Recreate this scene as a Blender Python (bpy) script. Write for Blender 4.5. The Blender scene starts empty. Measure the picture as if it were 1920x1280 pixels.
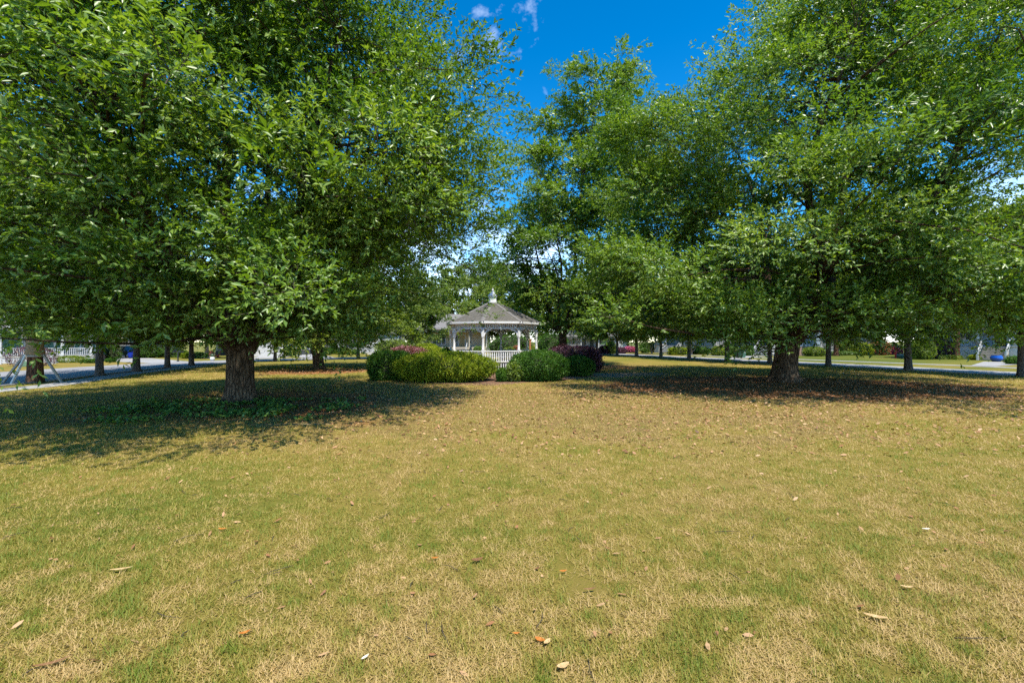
import bpy, math, random
import numpy as np

# ----------------------------------------------------------------------------------------------
# camera, sky, sun, exposure
# ----------------------------------------------------------------------------------------------
scene = bpy.context.scene
COL = scene.collection
EYE = 2.4
FPX = 853.0                       # focal length in pixels of the 1920-pixel-wide photograph

cam_d = bpy.data.cameras.new('camera')
cam_d.lens = 16.0
cam_d.sensor_width = 36.0
cam_d.clip_start = 0.05
cam_d.clip_end = 5000
cam = bpy.data.objects.new('camera', cam_d)
COL.objects.link(cam)
cam.location = (0, 0, EYE)
cam.rotation_euler = (math.radians(90), 0, 0)
scene.camera = cam

SUN_EL = math.radians(66)
SUN_DIR = np.array([-0.42, 0.9])          # the way the light travels over the ground
SUN_DIR = SUN_DIR / np.linalg.norm(SUN_DIR)
world = bpy.data.worlds.new('World')
scene.world = world
world.use_nodes = True
wn, wl = world.node_tree.nodes, world.node_tree.links
wn.clear()
w_out = wn.new('ShaderNodeOutputWorld')
w_bg = wn.new('ShaderNodeBackground')
w_bg.inputs['Strength'].default_value = 0.142
sky = wn.new('ShaderNodeTexSky')
sky.sky_type = 'NISHITA'
sky.sun_disc = False
sky.sun_elevation = SUN_EL
sky.sun_rotation = math.atan2(-SUN_DIR[0], -SUN_DIR[1])
sky.altitude = 400
sky.air_density = 0.9
sky.dust_density = 0.12
sky.ozone_density = 3.0
hsv = wn.new('ShaderNodeHueSaturation')
hsv.inputs['Saturation'].default_value = 1.22
hsv.inputs['Value'].default_value = 1.0
hsv.inputs['Hue'].default_value = 0.488
sgam = wn.new('ShaderNodeGamma')          # a contrasty slide-film blue: deep overhead, pale at the horizon
sgam.inputs['Gamma'].default_value = 1.40
wl.new(sky.outputs[0], sgam.inputs['Color'])
ssc = wn.new('ShaderNodeVectorMath')
ssc.operation = 'SCALE'
ssc.inputs['Scale'].default_value = 0.405
wl.new(sgam.outputs[0], ssc.inputs[0])
wl.new(ssc.outputs[0], hsv.inputs['Color'])
# thin wind-torn clouds, thicker low in the sky
tc = wn.new('ShaderNodeTexCoord')
cmap = wn.new('ShaderNodeMapping')
cmap.inputs['Location'].default_value = (10.54, 4.5, 4.14)
cmap.inputs['Scale'].default_value = (1.0, 1.0, 1.6)
wl.new(tc.outputs['Generated'], cmap.inputs['Vector'])
cn = wn.new('ShaderNodeTexNoise')
cn.inputs['Scale'].default_value = 3.2
cn.inputs['Detail'].default_value = 9
cn.inputs['Roughness'].default_value = 0.62
cn.inputs['Distortion'].default_value = 0.35
wl.new(cmap.outputs[0], cn.inputs['Vector'])
cr = wn.new('ShaderNodeValToRGB')
cr.color_ramp.elements[0].position = 0.60
cr.color_ramp.elements[0].color = (0, 0, 0, 1)
cr.color_ramp.elements[1].position = 0.95
cr.color_ramp.elements[1].color = (0.85, 0.85, 0.85, 1)
csep = wn.new('ShaderNodeSeparateXYZ')     # extra low cloud added all round to whiten the fill light
wl.new(tc.outputs['Generated'], csep.inputs[0])
clow = wn.new('ShaderNodeMapRange')
clow.inputs['From Min'].default_value = 0.36
clow.inputs['From Max'].default_value = 0.05
clow.inputs['To Min'].default_value = 0.0
clow.inputs['To Max'].default_value = 0.24
wl.new(csep.outputs['Z'], clow.inputs['Value'])
cadd = wn.new('ShaderNodeMath')
cadd.operation = 'ADD'
wl.new(cn.outputs['Fac'], cadd.inputs[0])
wl.new(clow.outputs[0], cadd.inputs[1])
wl.new(cadd.outputs[0], cr.inputs['Fac'])
cmix = wn.new('ShaderNodeMix')
cmix.data_type = 'RGBA'
cmix.inputs['B'].default_value = (7.5, 8.0, 8.8, 1)
wl.new(cr.outputs['Color'], cmix.inputs['Factor'])
wl.new(hsv.outputs['Color'], cmix.inputs['A'])
wl.new(cmix.outputs['Result'], w_bg.inputs['Color'])
wl.new(w_bg.outputs[0], w_out.inputs[0])

sun_d = bpy.data.lights.new('sun', 'SUN')
sun_d.energy = 2.9
sun_d.angle = math.radians(0.53)
sun_d.color = (1.0, 0.945, 0.86)
sun = bpy.data.objects.new('sun', sun_d)
COL.objects.link(sun)
from mathutils import Vector, Matrix
_dir = Vector((SUN_DIR[0] * math.cos(SUN_EL), SUN_DIR[1] * math.cos(SUN_EL), -math.sin(SUN_EL)))
sun.rotation_euler = _dir.to_track_quat('-Z', 'Y').to_euler()
sun.location = (-30, -30, 60)

scene.view_settings.view_transform = 'Standard'
scene.view_settings.look = 'None'
scene.view_settings.exposure = 1.55
scene.view_settings.gamma = 1.0
scene.view_settings.use_curve_mapping = False
scene.render.engine = 'CYCLES'
scene.cycles.use_denoising = False
scene.cycles.max_bounces = 9
scene.cycles.diffuse_bounces = 7
scene.cycles.glossy_bounces = 2
scene.cycles.transmission_bounces = 7
scene.cycles.transparent_max_bounces = 4

# ----------------------------------------------------------------------------------------------
# helpers
# ----------------------------------------------------------------------------------------------
def g(px, py):
    """ground point seen at a pixel of the photograph"""
    d = FPX * EYE / (py - 640.0)
    return ((px - 960.0) / FPX * d, d)

def gx(px, d):
    return (px - 960.0) / FPX * d

def gz(py, d):
    return EYE + (640.0 - py) / FPX * d

def tag(o, label=None, cat=None, group=None, kind=None):
    if label: o['label'] = label
    if cat: o['category'] = cat
    if group: o['group'] = group
    if kind: o['kind'] = kind
    return o

def thing(name, loc, label, cat, rz=0.0, group=None):
    o = bpy.data.objects.new(name, None)
    o.empty_display_size = 0.2
    COL.objects.link(o)
    o.location = loc
    o.rotation_euler = (0, 0, rz)
    return tag(o, label, cat, group)

def link(name, me, parent=None, loc=None, rot=None, kind=None):
    o = bpy.data.objects.new(name, me)
    COL.objects.link(o)
    if parent is not None: o.parent = parent
    if loc is not None: o.location = loc
    if rot is not None: o.rotation_euler = rot
    if kind: o['kind'] = kind
    return o

def copy_tree(o, parent=None):
    kids = list(o.children)
    c = o.copy()
    COL.objects.link(c)
    if parent is not None: c.parent = parent
    for k in kids: copy_tree(k, c)
    return c

def np_mesh(name, verts, tris, mat, tint=None, smooth=False):
    me = bpy.data.meshes.new(name)
    verts = np.ascontiguousarray(verts, dtype=np.float32)
    tris = np.ascontiguousarray(tris, dtype=np.int32)
    n, m, k = len(verts), len(tris), tris.shape[1]
    me.vertices.add(n)
    me.vertices.foreach_set('co', verts.ravel())
    me.loops.add(m * k)
    me.loops.foreach_set('vertex_index', tris.ravel())
    me.polygons.add(m)
    me.polygons.foreach_set('loop_start', np.arange(0, m * k, k, dtype=np.int32))
    if smooth:
        me.polygons.foreach_set('use_smooth', np.ones(m, dtype=bool))
    if tint is not None:
        tint = tint if isinstance(tint, dict) else {'tint': tint}
        for key, arr in tint.items():
            a = me.attributes.new(key, 'FLOAT', 'POINT')
            a.data.foreach_set('value', np.ascontiguousarray(arr, dtype=np.float32))
    me.update(calc_edges=True)
    me.materials.append(mat)
    return me

class MB:
    """collects boxes, bars, tubes and prisms into one mesh"""
    def __init__(self):
        self.v, self.f, self.s = [], [], []
    def add(self, vs, fs, smooth=False):
        b = len(self.v)
        self.v += [tuple(p) for p in vs]
        self.f += [tuple(b + i for i in f) for f in fs]
        self.s += [smooth] * len(fs)
        return self
    def box(self, x0, x1, y0, y1, z0, z1):
        vs = [(x0, y0, z0), (x1, y0, z0), (x1, y1, z0), (x0, y1, z0), (x0, y0, z1), (x1, y0, z1), (x1, y1, z1), (x0, y1, z1)]
        return self.add(vs, [(0, 3, 2, 1), (4, 5, 6, 7), (0, 1, 5, 4), (1, 2, 6, 5), (2, 3, 7, 6), (3, 0, 4, 7)])
    def cbox(self, c, s, b=0.0):
        x, y, z = c
        a, e, h = s[0] / 2, s[1] / 2, s[2] / 2
        if b <= 0: return self.box(x - a, x + a, y - e, y + e, z - h, z + h)
        # chamfered box
        vs, ring = [], []
        for zz, ins in ((z - h, b), (z - h + b, 0), (z + h - b, 0), (z + h, b)):
            aa, ee = a - ins, e - ins
            c_ = b if ins == 0 else b * 0.5
            vs += [(x - aa + c_, y - ee, zz), (x + aa - c_, y - ee, zz), (x + aa, y - ee + c_, zz), (x + aa, y + ee - c_, zz),
                   (x + aa - c_, y + ee, zz), (x - aa + c_, y + ee, zz), (x - aa, y + ee - c_, zz), (x - aa, y - ee + c_, zz)]
        fs = [tuple(range(7, -1, -1)), tuple(range(24, 32))]
        for r in range(3):
            for i in range(8):
                j = (i + 1) % 8
                fs.append((r * 8 + i, r * 8 + j, r * 8 + 8 + j, r * 8 + 8 + i))
        return self.add(vs, fs)
    def bar(self, p, q, w, h, up=(0, 0, 1)):
        p, q, up = Vector(p), Vector(q), Vector(up)
        t = (q - p).normalized()
        s = t.cross(up)
        if s.length < 1e-5: s = t.cross(Vector((0, 1, 0)))
        s.normalize()
        u = s.cross(t).normalized()
        vs = []
        for c in (p, q):
            for a, b in ((-1, -1), (1, -1), (1, 1), (-1, 1)):
                vs.append(c + s * (a * w / 2) + u * (b * h / 2))
        return self.add(vs, [(0, 1, 2, 3), (7, 6, 5, 4), (0, 4, 5, 1), (1, 5, 6, 2), (2, 6, 7, 3), (3, 7, 4, 0)])
    def lathe(self, c, prof, n=16, smooth=True, flat=1.0):
        vs, fs = [], []
        for r, z in prof:
            for i in range(n):
                a = 2 * math.pi * i / n
                vs.append((c[0] + r * math.cos(a), c[1] + r * flat * math.sin(a), c[2] + z))
        for k in range(len(prof) - 1):
            for i in range(n):
                j = (i + 1) % n
                fs.append((k * n + i, k * n + j, k * n + n + j, k * n + n + i))
        self.add(vs, fs, smooth)
        b = len(self.v) - len(vs)
        self.f += [tuple(b + i for i in range(n - 1, -1, -1)), tuple(b + (len(prof) - 1) * n + i for i in range(n))]
        self.s += [False, False]
        return self
    def tube(self, pts, rad, n=8, smooth=True):
        pts = [Vector(p) for p in pts]
        prev = None
        vs, fs = [], []
        for k, p in enumerate(pts):
            t = (pts[min(k + 1, len(pts) - 1)] - pts[max(k - 1, 0)]).normalized()
            if prev is None:
                u = t.cross(Vector((0.3, 1, 0.1))).normalized()
            else:
                u = (prev - t * prev.dot(t)).normalized()
            prev = u
            w = t.cross(u)
            for i in range(n):
                a = 2 * math.pi * i / n
                vs.append(p + (u * math.cos(a) + w * math.sin(a)) * rad[k])
        for k in range(len(pts) - 1):
            for i in range(n):
                j = (i + 1) % n
                fs.append((k * n + i, k * n + j, k * n + n + j, k * n + n + i))
        self.add(vs, fs, smooth)
        b = len(self.v) - len(vs)
        self.f.append(tuple(b + i for i in range(n - 1, -1, -1)))
        self.f.append(tuple(b + (len(pts) - 1) * n + i for i in range(n)))
        self.s += [False, False]
        return self
    def prism(self, poly, axis, a0, a1):
        """polygon of 2D points extruded along axis 'x','y' or 'z'"""
        def P(u, v, a):
            return {'x': (a, u, v), 'y': (u, a, v), 'z': (u, v, a)}[axis]
        n = len(poly)
        vs = [P(u, v, a0) for u, v in poly] + [P(u, v, a1) for u, v in poly]
        fs = [tuple(range(n - 1, -1, -1)), tuple(range(n, 2 * n))]
        for i in range(n):
            j = (i + 1) % n
            fs.append((i, j, n + j, n + i))
        return self.add(vs, fs)
    def mesh(self, name, mat):
        me = bpy.data.meshes.new(name)
        me.from_pydata(self.v, [], self.f)
        me.polygons.foreach_set('use_smooth', self.s)
        me.validate()
        import bmesh
        bm = bmesh.new()
        bm.from_mesh(me)
        bmesh.ops.recalc_face_normals(bm, faces=bm.faces)
        bm.to_mesh(me)
        bm.free()
        me.materials.append(mat)
        return me
    def build(self, name, mat, parent=None, loc=None, rot=None, kind=None):
        return link(name, self.mesh(name, mat), parent, loc, rot, kind)

def hash2(ix, iy, seed):
    h = (ix.astype(np.int64) * 374761393 + iy.astype(np.int64) * 668265263 + seed * 1442695041) & 0x7fffffff
    h = ((h ^ (h >> 13)) * 1274126177) & 0x7fffffff
    h = h ^ (h >> 16)
    return (h & 0xffff) / 65535.0

def vnoise(x, y, scale, seed):
    x, y = np.asarray(x) / scale, np.asarray(y) / scale
    ix, iy = np.floor(x), np.floor(y)
    fx, fy = x - ix, y - iy
    fx, fy = fx * fx * (3 - 2 * fx), fy * fy * (3 - 2 * fy)
    ix, iy = ix.astype(np.int64), iy.astype(np.int64)
    a, b = hash2(ix, iy, seed), hash2(ix + 1, iy, seed)
    c, d = hash2(ix, iy + 1, seed), hash2(ix + 1, iy + 1, seed)
    return (a * (1 - fx) + b * fx) * (1 - fy) + (c * (1 - fx) + d * fx) * fy

def fbm(x, y, scale, seed, n=4):
    s, amp, tot = 0, 1.0, 0
    for k in range(n):
        s = s + vnoise(x, y, scale / 2 ** k, seed + 17 * k) * amp
        tot += amp
        amp *= 0.55
    return s / tot

def nrm(a):
    return a / np.maximum(np.linalg.norm(a, axis=-1, keepdims=True), 1e-9)

# ----------------------------------------------------------------------------------------------
# materials
# ----------------------------------------------------------------------------------------------
def new_mat(name):
    m = bpy.data.materials.new(name)
    m.use_nodes = True
    n, l = m.node_tree.nodes, m.node_tree.links
    return m, n, l, n['Principled BSDF']

def ramp(n, stops):
    r = n.new('ShaderNodeValToRGB')
    e = r.color_ramp.elements
    while len(e) > 1: e.remove(e[-1])
    for k, (p, c) in enumerate(stops):
        x = e[0] if k == 0 else e.new(p)
        x.position = p
        x.color = (c[0], c[1], c[2], 1)
    return r

def noise_node(n, l, scale, detail=4, rough=0.55, coord='Object', stretch=None):
    t = n.new('ShaderNodeTexCoord')
    x = n.new('ShaderNodeTexNoise')
    x.inputs['Scale'].default_value = scale
    x.inputs['Detail'].default_value = detail
    x.inputs['Roughness'].default_value = rough
    if stretch:
        mp = n.new('ShaderNodeMapping')
        mp.inputs['Scale'].default_value = stretch
        l.new(t.outputs[coord], mp.inputs['Vector'])
        l.new(mp.outputs[0], x.inputs['Vector'])
    else:
        l.new(t.outputs[coord], x.inputs['Vector'])
    return x

def plain(name, col, rough=0.6, var=0.18, scale=6.0, metal=0.0, bump=0.0, spec=0.4):
    """paint, wood, metal: a colour that wanders a little with grime"""
    m, n, l, b = new_mat(name)
    x = noise_node(n, l, scale, 5)
    r = ramp(n, [(0.25, [c * (1 - var) for c in col]), (0.75, [min(1, c * (1 + var * 0.6)) for c in col])])
    l.new(x.outputs['Fac'], r.inputs['Fac'])
    l.new(r.outputs['Color'], b.inputs['Base Color'])
    b.inputs['Roughness'].default_value = rough
    b.inputs['Metallic'].default_value = metal
    b.inputs['Specular IOR Level'].default_value = spec
    if bump > 0:
        y = noise_node(n, l, scale * 8, 4)
        bp = n.new('ShaderNodeBump')
        bp.inputs['Strength'].default_value = bump
        bp.inputs['Distance'].default_value = 0.02
        l.new(y.outputs['Fac'], bp.inputs['Height'])
        l.new(bp.outputs[0], b.inputs['Normal'])
    return m

def leaf_mat(name, dark, mid, light, rough=0.42, trans=0.3, back=1.35, spec=0.5):
    m, n, l, b = new_mat(name)
    at = n.new('ShaderNodeAttribute')
    at.attribute_name = 'tint'
    r = ramp(n, [(0.0, dark), (0.5, mid), (1.0, light)])
    l.new(at.outputs['Fac'], r.inputs['Fac'])
    # leaf undersides are paler and duller
    geo = n.new('ShaderNodeNewGeometry')
    under = n.new('ShaderNodeMix'); under.data_type = 'RGBA'; under.blend_type = 'MULTIPLY'
    under.inputs['Factor'].default_value = 1.0
    under.inputs['B'].default_value = (back * 1.12, back, back * 1.35, 1)
    l.new(r.outputs['Color'], under.inputs['A'])
    mx = n.new('ShaderNodeMix'); mx.data_type = 'RGBA'
    l.new(geo.outputs['Backfacing'], mx.inputs['Factor'])
    l.new(r.outputs['Color'], mx.inputs['A'])
    l.new(under.outputs['Result'], mx.inputs['B'])
    l.new(mx.outputs['Result'], b.inputs['Base Color'])
    b.inputs['Roughness'].default_value = rough
    b.inputs['Specular IOR Level'].default_value = spec
    tr = n.new('ShaderNodeBsdfTranslucent')
    tcol = n.new('ShaderNodeMix'); tcol.data_type = 'RGBA'; tcol.blend_type = 'MULTIPLY'
    tcol.inputs['Factor'].default_value = 1.0
    tcol.inputs['B'].default_value = (2.0, 1.85, 0.50, 1)
    l.new(r.outputs['Color'], tcol.inputs['A'])
    l.new(tcol.outputs['Result'], tr.inputs['Color'])
    ms = n.new('ShaderNodeMixShader')
    ms.inputs['Fac'].default_value = trans
    l.new(b.outputs[0], ms.inputs[1])
    l.new(tr.outputs[0], ms.inputs[2])
    l.new(ms.outputs[0], n['Material Output'].inputs['Surface'])
    return m

def bark_mat(name, dark, light, scale=9.0, stretch=(1, 1, 0.22), bump=1.0, dist=0.06):
    m, n, l, b = new_mat(name)
    tcn = n.new('ShaderNodeTexCoord')
    mp = n.new('ShaderNodeMapping')
    mp.inputs['Scale'].default_value = stretch
    l.new(tcn.outputs['Object'], mp.inputs['Vector'])
    wob = n.new('ShaderNodeTexNoise')
    wob.inputs['Scale'].default_value = scale * 0.6
    wob.inputs['Detail'].default_value = 5
    l.new(mp.outputs[0], wob.inputs['Vector'])
    add = n.new('ShaderNodeMix'); add.data_type = 'RGBA'; add.blend_type = 'LINEAR_LIGHT'
    add.inputs['Factor'].default_value = 0.06
    l.new(mp.outputs[0], add.inputs['A'])
    l.new(wob.outputs['Color'], add.inputs['B'])
    vo = n.new('ShaderNodeTexVoronoi')
    vo.feature = 'DISTANCE_TO_EDGE'
    vo.inputs['Scale'].default_value = scale
    l.new(add.outputs['Result'], vo.inputs['Vector'])
    fine = n.new('ShaderNodeTexNoise')
    fine.inputs['Scale'].default_value = scale * 4
    fine.inputs['Detail'].default_value = 6
    l.new(mp.outputs[0], fine.inputs['Vector'])
    big = noise_node(n, l, 1.3, 3)
    rr = ramp(n, [(0.0, dark), (0.10, [d * 0.6 + q * 0.4 for d, q in zip(dark, light)]), (0.45, light)])
    l.new(vo.outputs['Distance'], rr.inputs['Fac'])
    mul = n.new('ShaderNodeMix'); mul.data_type = 'RGBA'; mul.blend_type = 'MULTIPLY'
    mul.inputs['Factor'].default_value = 0.85
    gr = ramp(n, [(0.25, (0.55, 0.52, 0.5)), (0.75, (1.25, 1.22, 1.15))])
    l.new(fine.outputs['Fac'], gr.inputs['Fac'])
    l.new(rr.outputs['Color'], mul.inputs['A'])
    l.new(gr.outputs['Color'], mul.inputs['B'])
    mul2 = n.new('ShaderNodeMix'); mul2.data_type = 'RGBA'; mul2.blend_type = 'MULTIPLY'
    mul2.inputs['Factor'].default_value = 0.8
    gb = ramp(n, [(0.3, (0.7, 0.66, 0.62)), (0.7, (1.2, 1.2, 1.2))])
    l.new(big.outputs['Fac'], gb.inputs['Fac'])
    l.new(mul.outputs['Result'], mul2.inputs['A'])
    l.new(gb.outputs['Color'], mul2.inputs['B'])
    l.new(mul2.outputs['Result'], b.inputs['Base Color'])
    b.inputs['Roughness'].default_value = 0.95
    b.inputs['Specular IOR Level'].default_value = 0.15
    bp = n.new('ShaderNodeBump')
    bp.inputs['Strength'].default_value = bump
    bp.inputs['Distance'].default_value = dist
    hh = n.new('ShaderNodeMath'); hh.operation = 'MULTIPLY_ADD'
    hh.inputs[1].default_value = 0.3
    l.new(fine.outputs['Fac'], hh.inputs[0])
    l.new(vo.outputs['Distance'], hh.inputs[2])
    l.new(hh.outputs[0], bp.inputs['Height'])
    l.new(bp.outputs[0], b.inputs['Normal'])
    return m

def siding_mat(name, col, lap=0.16, rough=0.6):
    """painted lap siding: horizontal boards too far off to tell apart"""
    m, n, l, b = new_mat(name)
    t = n.new('ShaderNodeTexCoord')
    sp = n.new('ShaderNodeSeparateXYZ')
    l.new(t.outputs['Object'], sp.inputs[0])
    dv = n.new('ShaderNodeMath'); dv.operation = 'DIVIDE'; dv.inputs[1].default_value = lap
    l.new(sp.outputs['Z'], dv.inputs[0])
    fr = n.new('ShaderNodeMath'); fr.operation = 'FRACT'
    l.new(dv.outputs[0], fr.inputs[0])
    inv = n.new('ShaderNodeMath'); inv.operation = 'SUBTRACT'; inv.inputs[0].default_value = 1.0
    l.new(fr.outputs[0], inv.inputs[1])
    bp = n.new('ShaderNodeBump')
    bp.inputs['Strength'].default_value = 0.9
    bp.inputs['Distance'].default_value = 0.03
    l.new(inv.outputs[0], bp.inputs['Height'])
    l.new(bp.outputs[0], b.inputs['Normal'])
    x = noise_node(n, l, 2.5, 5)
    r = ramp(n, [(0.3, [c * 0.86 for c in col]), (0.7, [min(1, c * 1.06) for c in col])])
    l.new(x.outputs['Fac'], r.inputs['Fac'])
    l.new(r.outputs['Color'], b.inputs['Base Color'])
    b.inputs['Roughness'].default_value = rough
    return m

def shingle_mat(name, c0, c1):
    m, n, l, b = new_mat(name)
    x = noise_node(n, l, 5.0, 6, 0.7)
    y = noise_node(n, l, 40.0, 2, 0.5, stretch=(0.4, 0.4, 1.0))
    mx = n.new('ShaderNodeMath'); mx.operation = 'MULTIPLY_ADD'; mx.inputs[1].default_value = 0.5
    l.new(y.outputs['Fac'], mx.inputs[0])
    hv = n.new('ShaderNodeMath'); hv.operation = 'MULTIPLY'; hv.inputs[1].default_value = 0.5
    l.new(x.outputs['Fac'], hv.inputs[0])
    l.new(hv.outputs[0], mx.inputs[2])
    r = ramp(n, [(0.3, c0), (0.7, c1)])
    l.new(mx.outputs[0], r.inputs['Fac'])
    l.new(r.outputs['Color'], b.inputs['Base Color'])
    b.inputs['Roughness'].default_value = 0.95
    b.inputs['Specular IOR Level'].default_value = 0.2
    return m

def glass_mat(name, col=(0.035, 0.05, 0.06)):
    m, n, l, b = new_mat(name)
    x = noise_node(n, l, 1.2, 3)
    r = ramp(n, [(0.35, [c * 0.5 for c in col]), (0.7, [c * 2.0 for c in col])])
    l.new(x.outputs['Fac'], r.inputs['Fac'])
    l.new(r.outputs['Color'], b.inputs['Base Color'])
    b.inputs['Roughness'].default_value = 0.06
    b.inputs['Specular IOR Level'].default_value = 0.8
    return m

def concrete_mat(name, c0, c1, scale=1.2):
    m, n, l, b = new_mat(name)
    x = noise_node(n, l, scale, 7, 0.65)
    y = noise_node(n, l, 45.0, 3, 0.6)
    r = ramp(n, [(0.3, c0), (0.7, c1)])
    l.new(x.outputs['Fac'], r.inputs['Fac'])
    mul = n.new('ShaderNodeMix'); mul.data_type = 'RGBA'; mul.blend_type = 'MULTIPLY'
    mul.inputs['Factor'].default_value = 0.5
    gr = ramp(n, [(0.3, (0.75, 0.74, 0.72)), (0.7, (1.15, 1.15, 1.15))])
    l.new(y.outputs['Fac'], gr.inputs['Fac'])
    l.new(r.outputs['Color'], mul.inputs['A'])
    l.new(gr.outputs['Color'], mul.inputs['B'])
    l.new(mul.outputs['Result'], b.inputs['Base Color'])
    b.inputs['Roughness'].default_value = 0.92
    bp = n.new('ShaderNodeBump')
    bp.inputs['Strength'].default_value = 0.3
    bp.inputs['Distance'].default_value = 0.01
    l.new(y.outputs['Fac'], bp.inputs['Height'])
    l.new(bp.outputs[0], b.inputs['Normal'])
    return m

STRAW = (0.40, 0.27, 0.115)
M = {}
M['oak_leaf'] = leaf_mat('oak_leaf', (0.036, 0.088, 0.009), (0.098, 0.177, 0.019), (0.185, 0.268, 0.052), rough=0.36, trans=0.42, spec=0.5, back=1.55)
M['street_leaf'] = leaf_mat('street_leaf', (0.055, 0.105, 0.010), (0.130, 0.200, 0.020), (0.235, 0.290, 0.050), rough=0.46, trans=0.45, spec=0.35)
M['pale_leaf'] = leaf_mat('pale_leaf', (0.060, 0.105, 0.014), (0.120, 0.190, 0.022), (0.200, 0.260, 0.045), rough=0.5, trans=0.35)
M['pine_leaf'] = leaf_mat('pine_leaf', (0.025, 0.045, 0.012), (0.055, 0.085, 0.022), (0.105, 0.130, 0.035), rough=0.55, trans=0.2)
M['hedge_leaf'] = leaf_mat('hedge_leaf', (0.018, 0.062, 0.006), (0.044, 0.115, 0.010), (0.100, 0.190, 0.018), rough=0.5, trans=0.32, spec=0.22)
M['lime_leaf'] = leaf_mat('lime_leaf', (0.070, 0.130, 0.007), (0.160, 0.225, 0.010), (0.275, 0.320, 0.020), rough=0.55, trans=0.38, spec=0.22)
M['purple_leaf'] = leaf_mat('purple_leaf', (0.028, 0.012, 0.018), (0.075, 0.026, 0.038), (0.170, 0.070, 0.085), rough=0.5, trans=0.2, back=1.1)
M['ruddy_leaf'] = leaf_mat('ruddy_leaf', (0.100, 0.045, 0.040), (0.210, 0.085, 0.070), (0.300, 0.150, 0.100), rough=0.5, trans=0.22, back=1.1)
M['pink_petal'] = leaf_mat('pink_petal', (0.035, 0.080, 0.020), (0.300, 0.060, 0.130), (0.560, 0.130, 0.260), rough=0.6, trans=0.25, back=1.0)
M['red_petal'] = leaf_mat('red_petal', (0.045, 0.095, 0.020), (0.110, 0.140, 0.030), (0.560, 0.110, 0.060), rough=0.6, trans=0.25, back=1.0)
M['yellow_leaf'] = leaf_mat('yellow_leaf', (0.160, 0.170, 0.012), (0.330, 0.310, 0.018), (0.480, 0.410, 0.030), rough=0.55, trans=0.25, back=1.0)
M['ivy_leaf'] = leaf_mat('ivy_leaf', (0.035, 0.085, 0.012), (0.085, 0.170, 0.022), (0.160, 0.250, 0.045), rough=0.42, trans=0.25)
M['litter'] = leaf_mat('litter', (0.085, 0.040, 0.014), (0.235, 0.118, 0.034), (0.385, 0.265, 0.095), rough=0.6, trans=0.08, back=1.05)
M['orange_leaf'] = leaf_mat('orange_leaf', (0.300, 0.090, 0.018), (0.450, 0.150, 0.022), (0.560, 0.240, 0.060), rough=0.5, trans=0.1, back=1.05)
M['tan_leaf'] = leaf_mat('tan_leaf', (0.360, 0.220, 0.090), (0.520, 0.350, 0.160), (0.650, 0.480, 0.250), rough=0.6, trans=0.1, back=1.0)
M['white_leaf'] = leaf_mat('white_leaf', (0.55, 0.48, 0.36), (0.72, 0.66, 0.54), (0.82, 0.78, 0.68), rough=0.6, trans=0.1, back=1.0)
M['brown_leaf'] = leaf_mat('brown_leaf', (0.120, 0.055, 0.022), (0.190, 0.090, 0.035), (0.260, 0.140, 0.060), rough=0.6, trans=0.06, back=1.05)
M['blade'] = leaf_mat('blade', (0.400, 0.312, 0.094), (0.272, 0.238, 0.036), (0.122, 0.178, 0.014), rough=0.6, trans=0.2, back=1.0, spec=0.25)
M['oak_bark'] = bark_mat('oak_bark', (0.030, 0.021, 0.014), (0.235, 0.165, 0.110), scale=7.5, dist=0.10)
M['limb_bark'] = bark_mat('limb_bark', (0.030, 0.020, 0.013), (0.170, 0.112, 0.075), scale=10.0, dist=0.05)
M['street_bark'] = bark_mat('street_bark', (0.070, 0.058, 0.050), (0.205, 0.175, 0.155), scale=11.0, stretch=(1, 1, 0.5), dist=0.03)
M['pale_bark'] = bark_mat('pale_bark', (0.20, 0.16, 0.13), (0.42, 0.35, 0.30), scale=9.0, dist=0.02)
M['pine_bark'] = bark_mat('pine_bark', (0.060, 0.030, 0.018), (0.230, 0.120, 0.070), scale=8.0, dist=0.05)
M['twig'] = plain('twig', (0.060, 0.045, 0.030), 0.9, 0.4, 3.0)
M['core_dark'] = plain('core_dark', (0.030, 0.034, 0.014), 0.95, 0.5, 9.0)  # dark filler colour standing in for the shaded inside of shrubs
M['white_paint'] = plain('white_paint', (0.52, 0.515, 0.50), 0.45, 0.10, 2.2)
M['gazebo_paint'] = plain('gazebo_paint', (0.74, 0.735, 0.71), 0.45, 0.12, 1.6)
M['cream_paint'] = plain('cream_paint', (0.44, 0.38, 0.28), 0.5, 0.10, 2.2)
M['grey_paint'] = plain('grey_paint', (0.36, 0.36, 0.35), 0.6, 0.15, 2.0)
M['gazebo_shingle'] = shingle_mat('gazebo_shingle', (0.070, 0.064, 0.054), (0.195, 0.182, 0.155))
M['roof_shingle'] = shingle_mat('roof_shingle', (0.085, 0.070, 0.060), (0.180, 0.152, 0.135))
M['roof_grey'] = shingle_mat('roof_grey', (0.105, 0.098, 0.092), (0.215, 0.203, 0.190))
M['metal_cap'] = plain('metal_cap', (0.42, 0.46, 0.52), 0.3, 0.1, 3.0, metal=0.85)
M['green_siding'] = siding_mat('green_siding', (0.060, 0.150, 0.105))
M['blue_siding'] = siding_mat('blue_siding', (0.24, 0.31, 0.37))
M['white_siding'] = siding_mat('white_siding', (0.42, 0.42, 0.41))
M['cream_siding'] = siding_mat('cream_siding', (0.40, 0.37, 0.285))
M['tan_siding'] = siding_mat('tan_siding', (0.420, 0.330, 0.200))
M['lemon_siding'] = siding_mat('lemon_siding', (0.37, 0.37, 0.215))
M['grey_siding'] = siding_mat('grey_siding', (0.34, 0.37, 0.40))
M['glass'] = glass_mat('glass')
M['wood_door'] = plain('wood_door', (0.110, 0.045, 0.020), 0.4, 0.3, 3.0)
M['tan_door'] = plain('tan_door', (0.280, 0.210, 0.090), 0.45, 0.2, 3.0)
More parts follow.
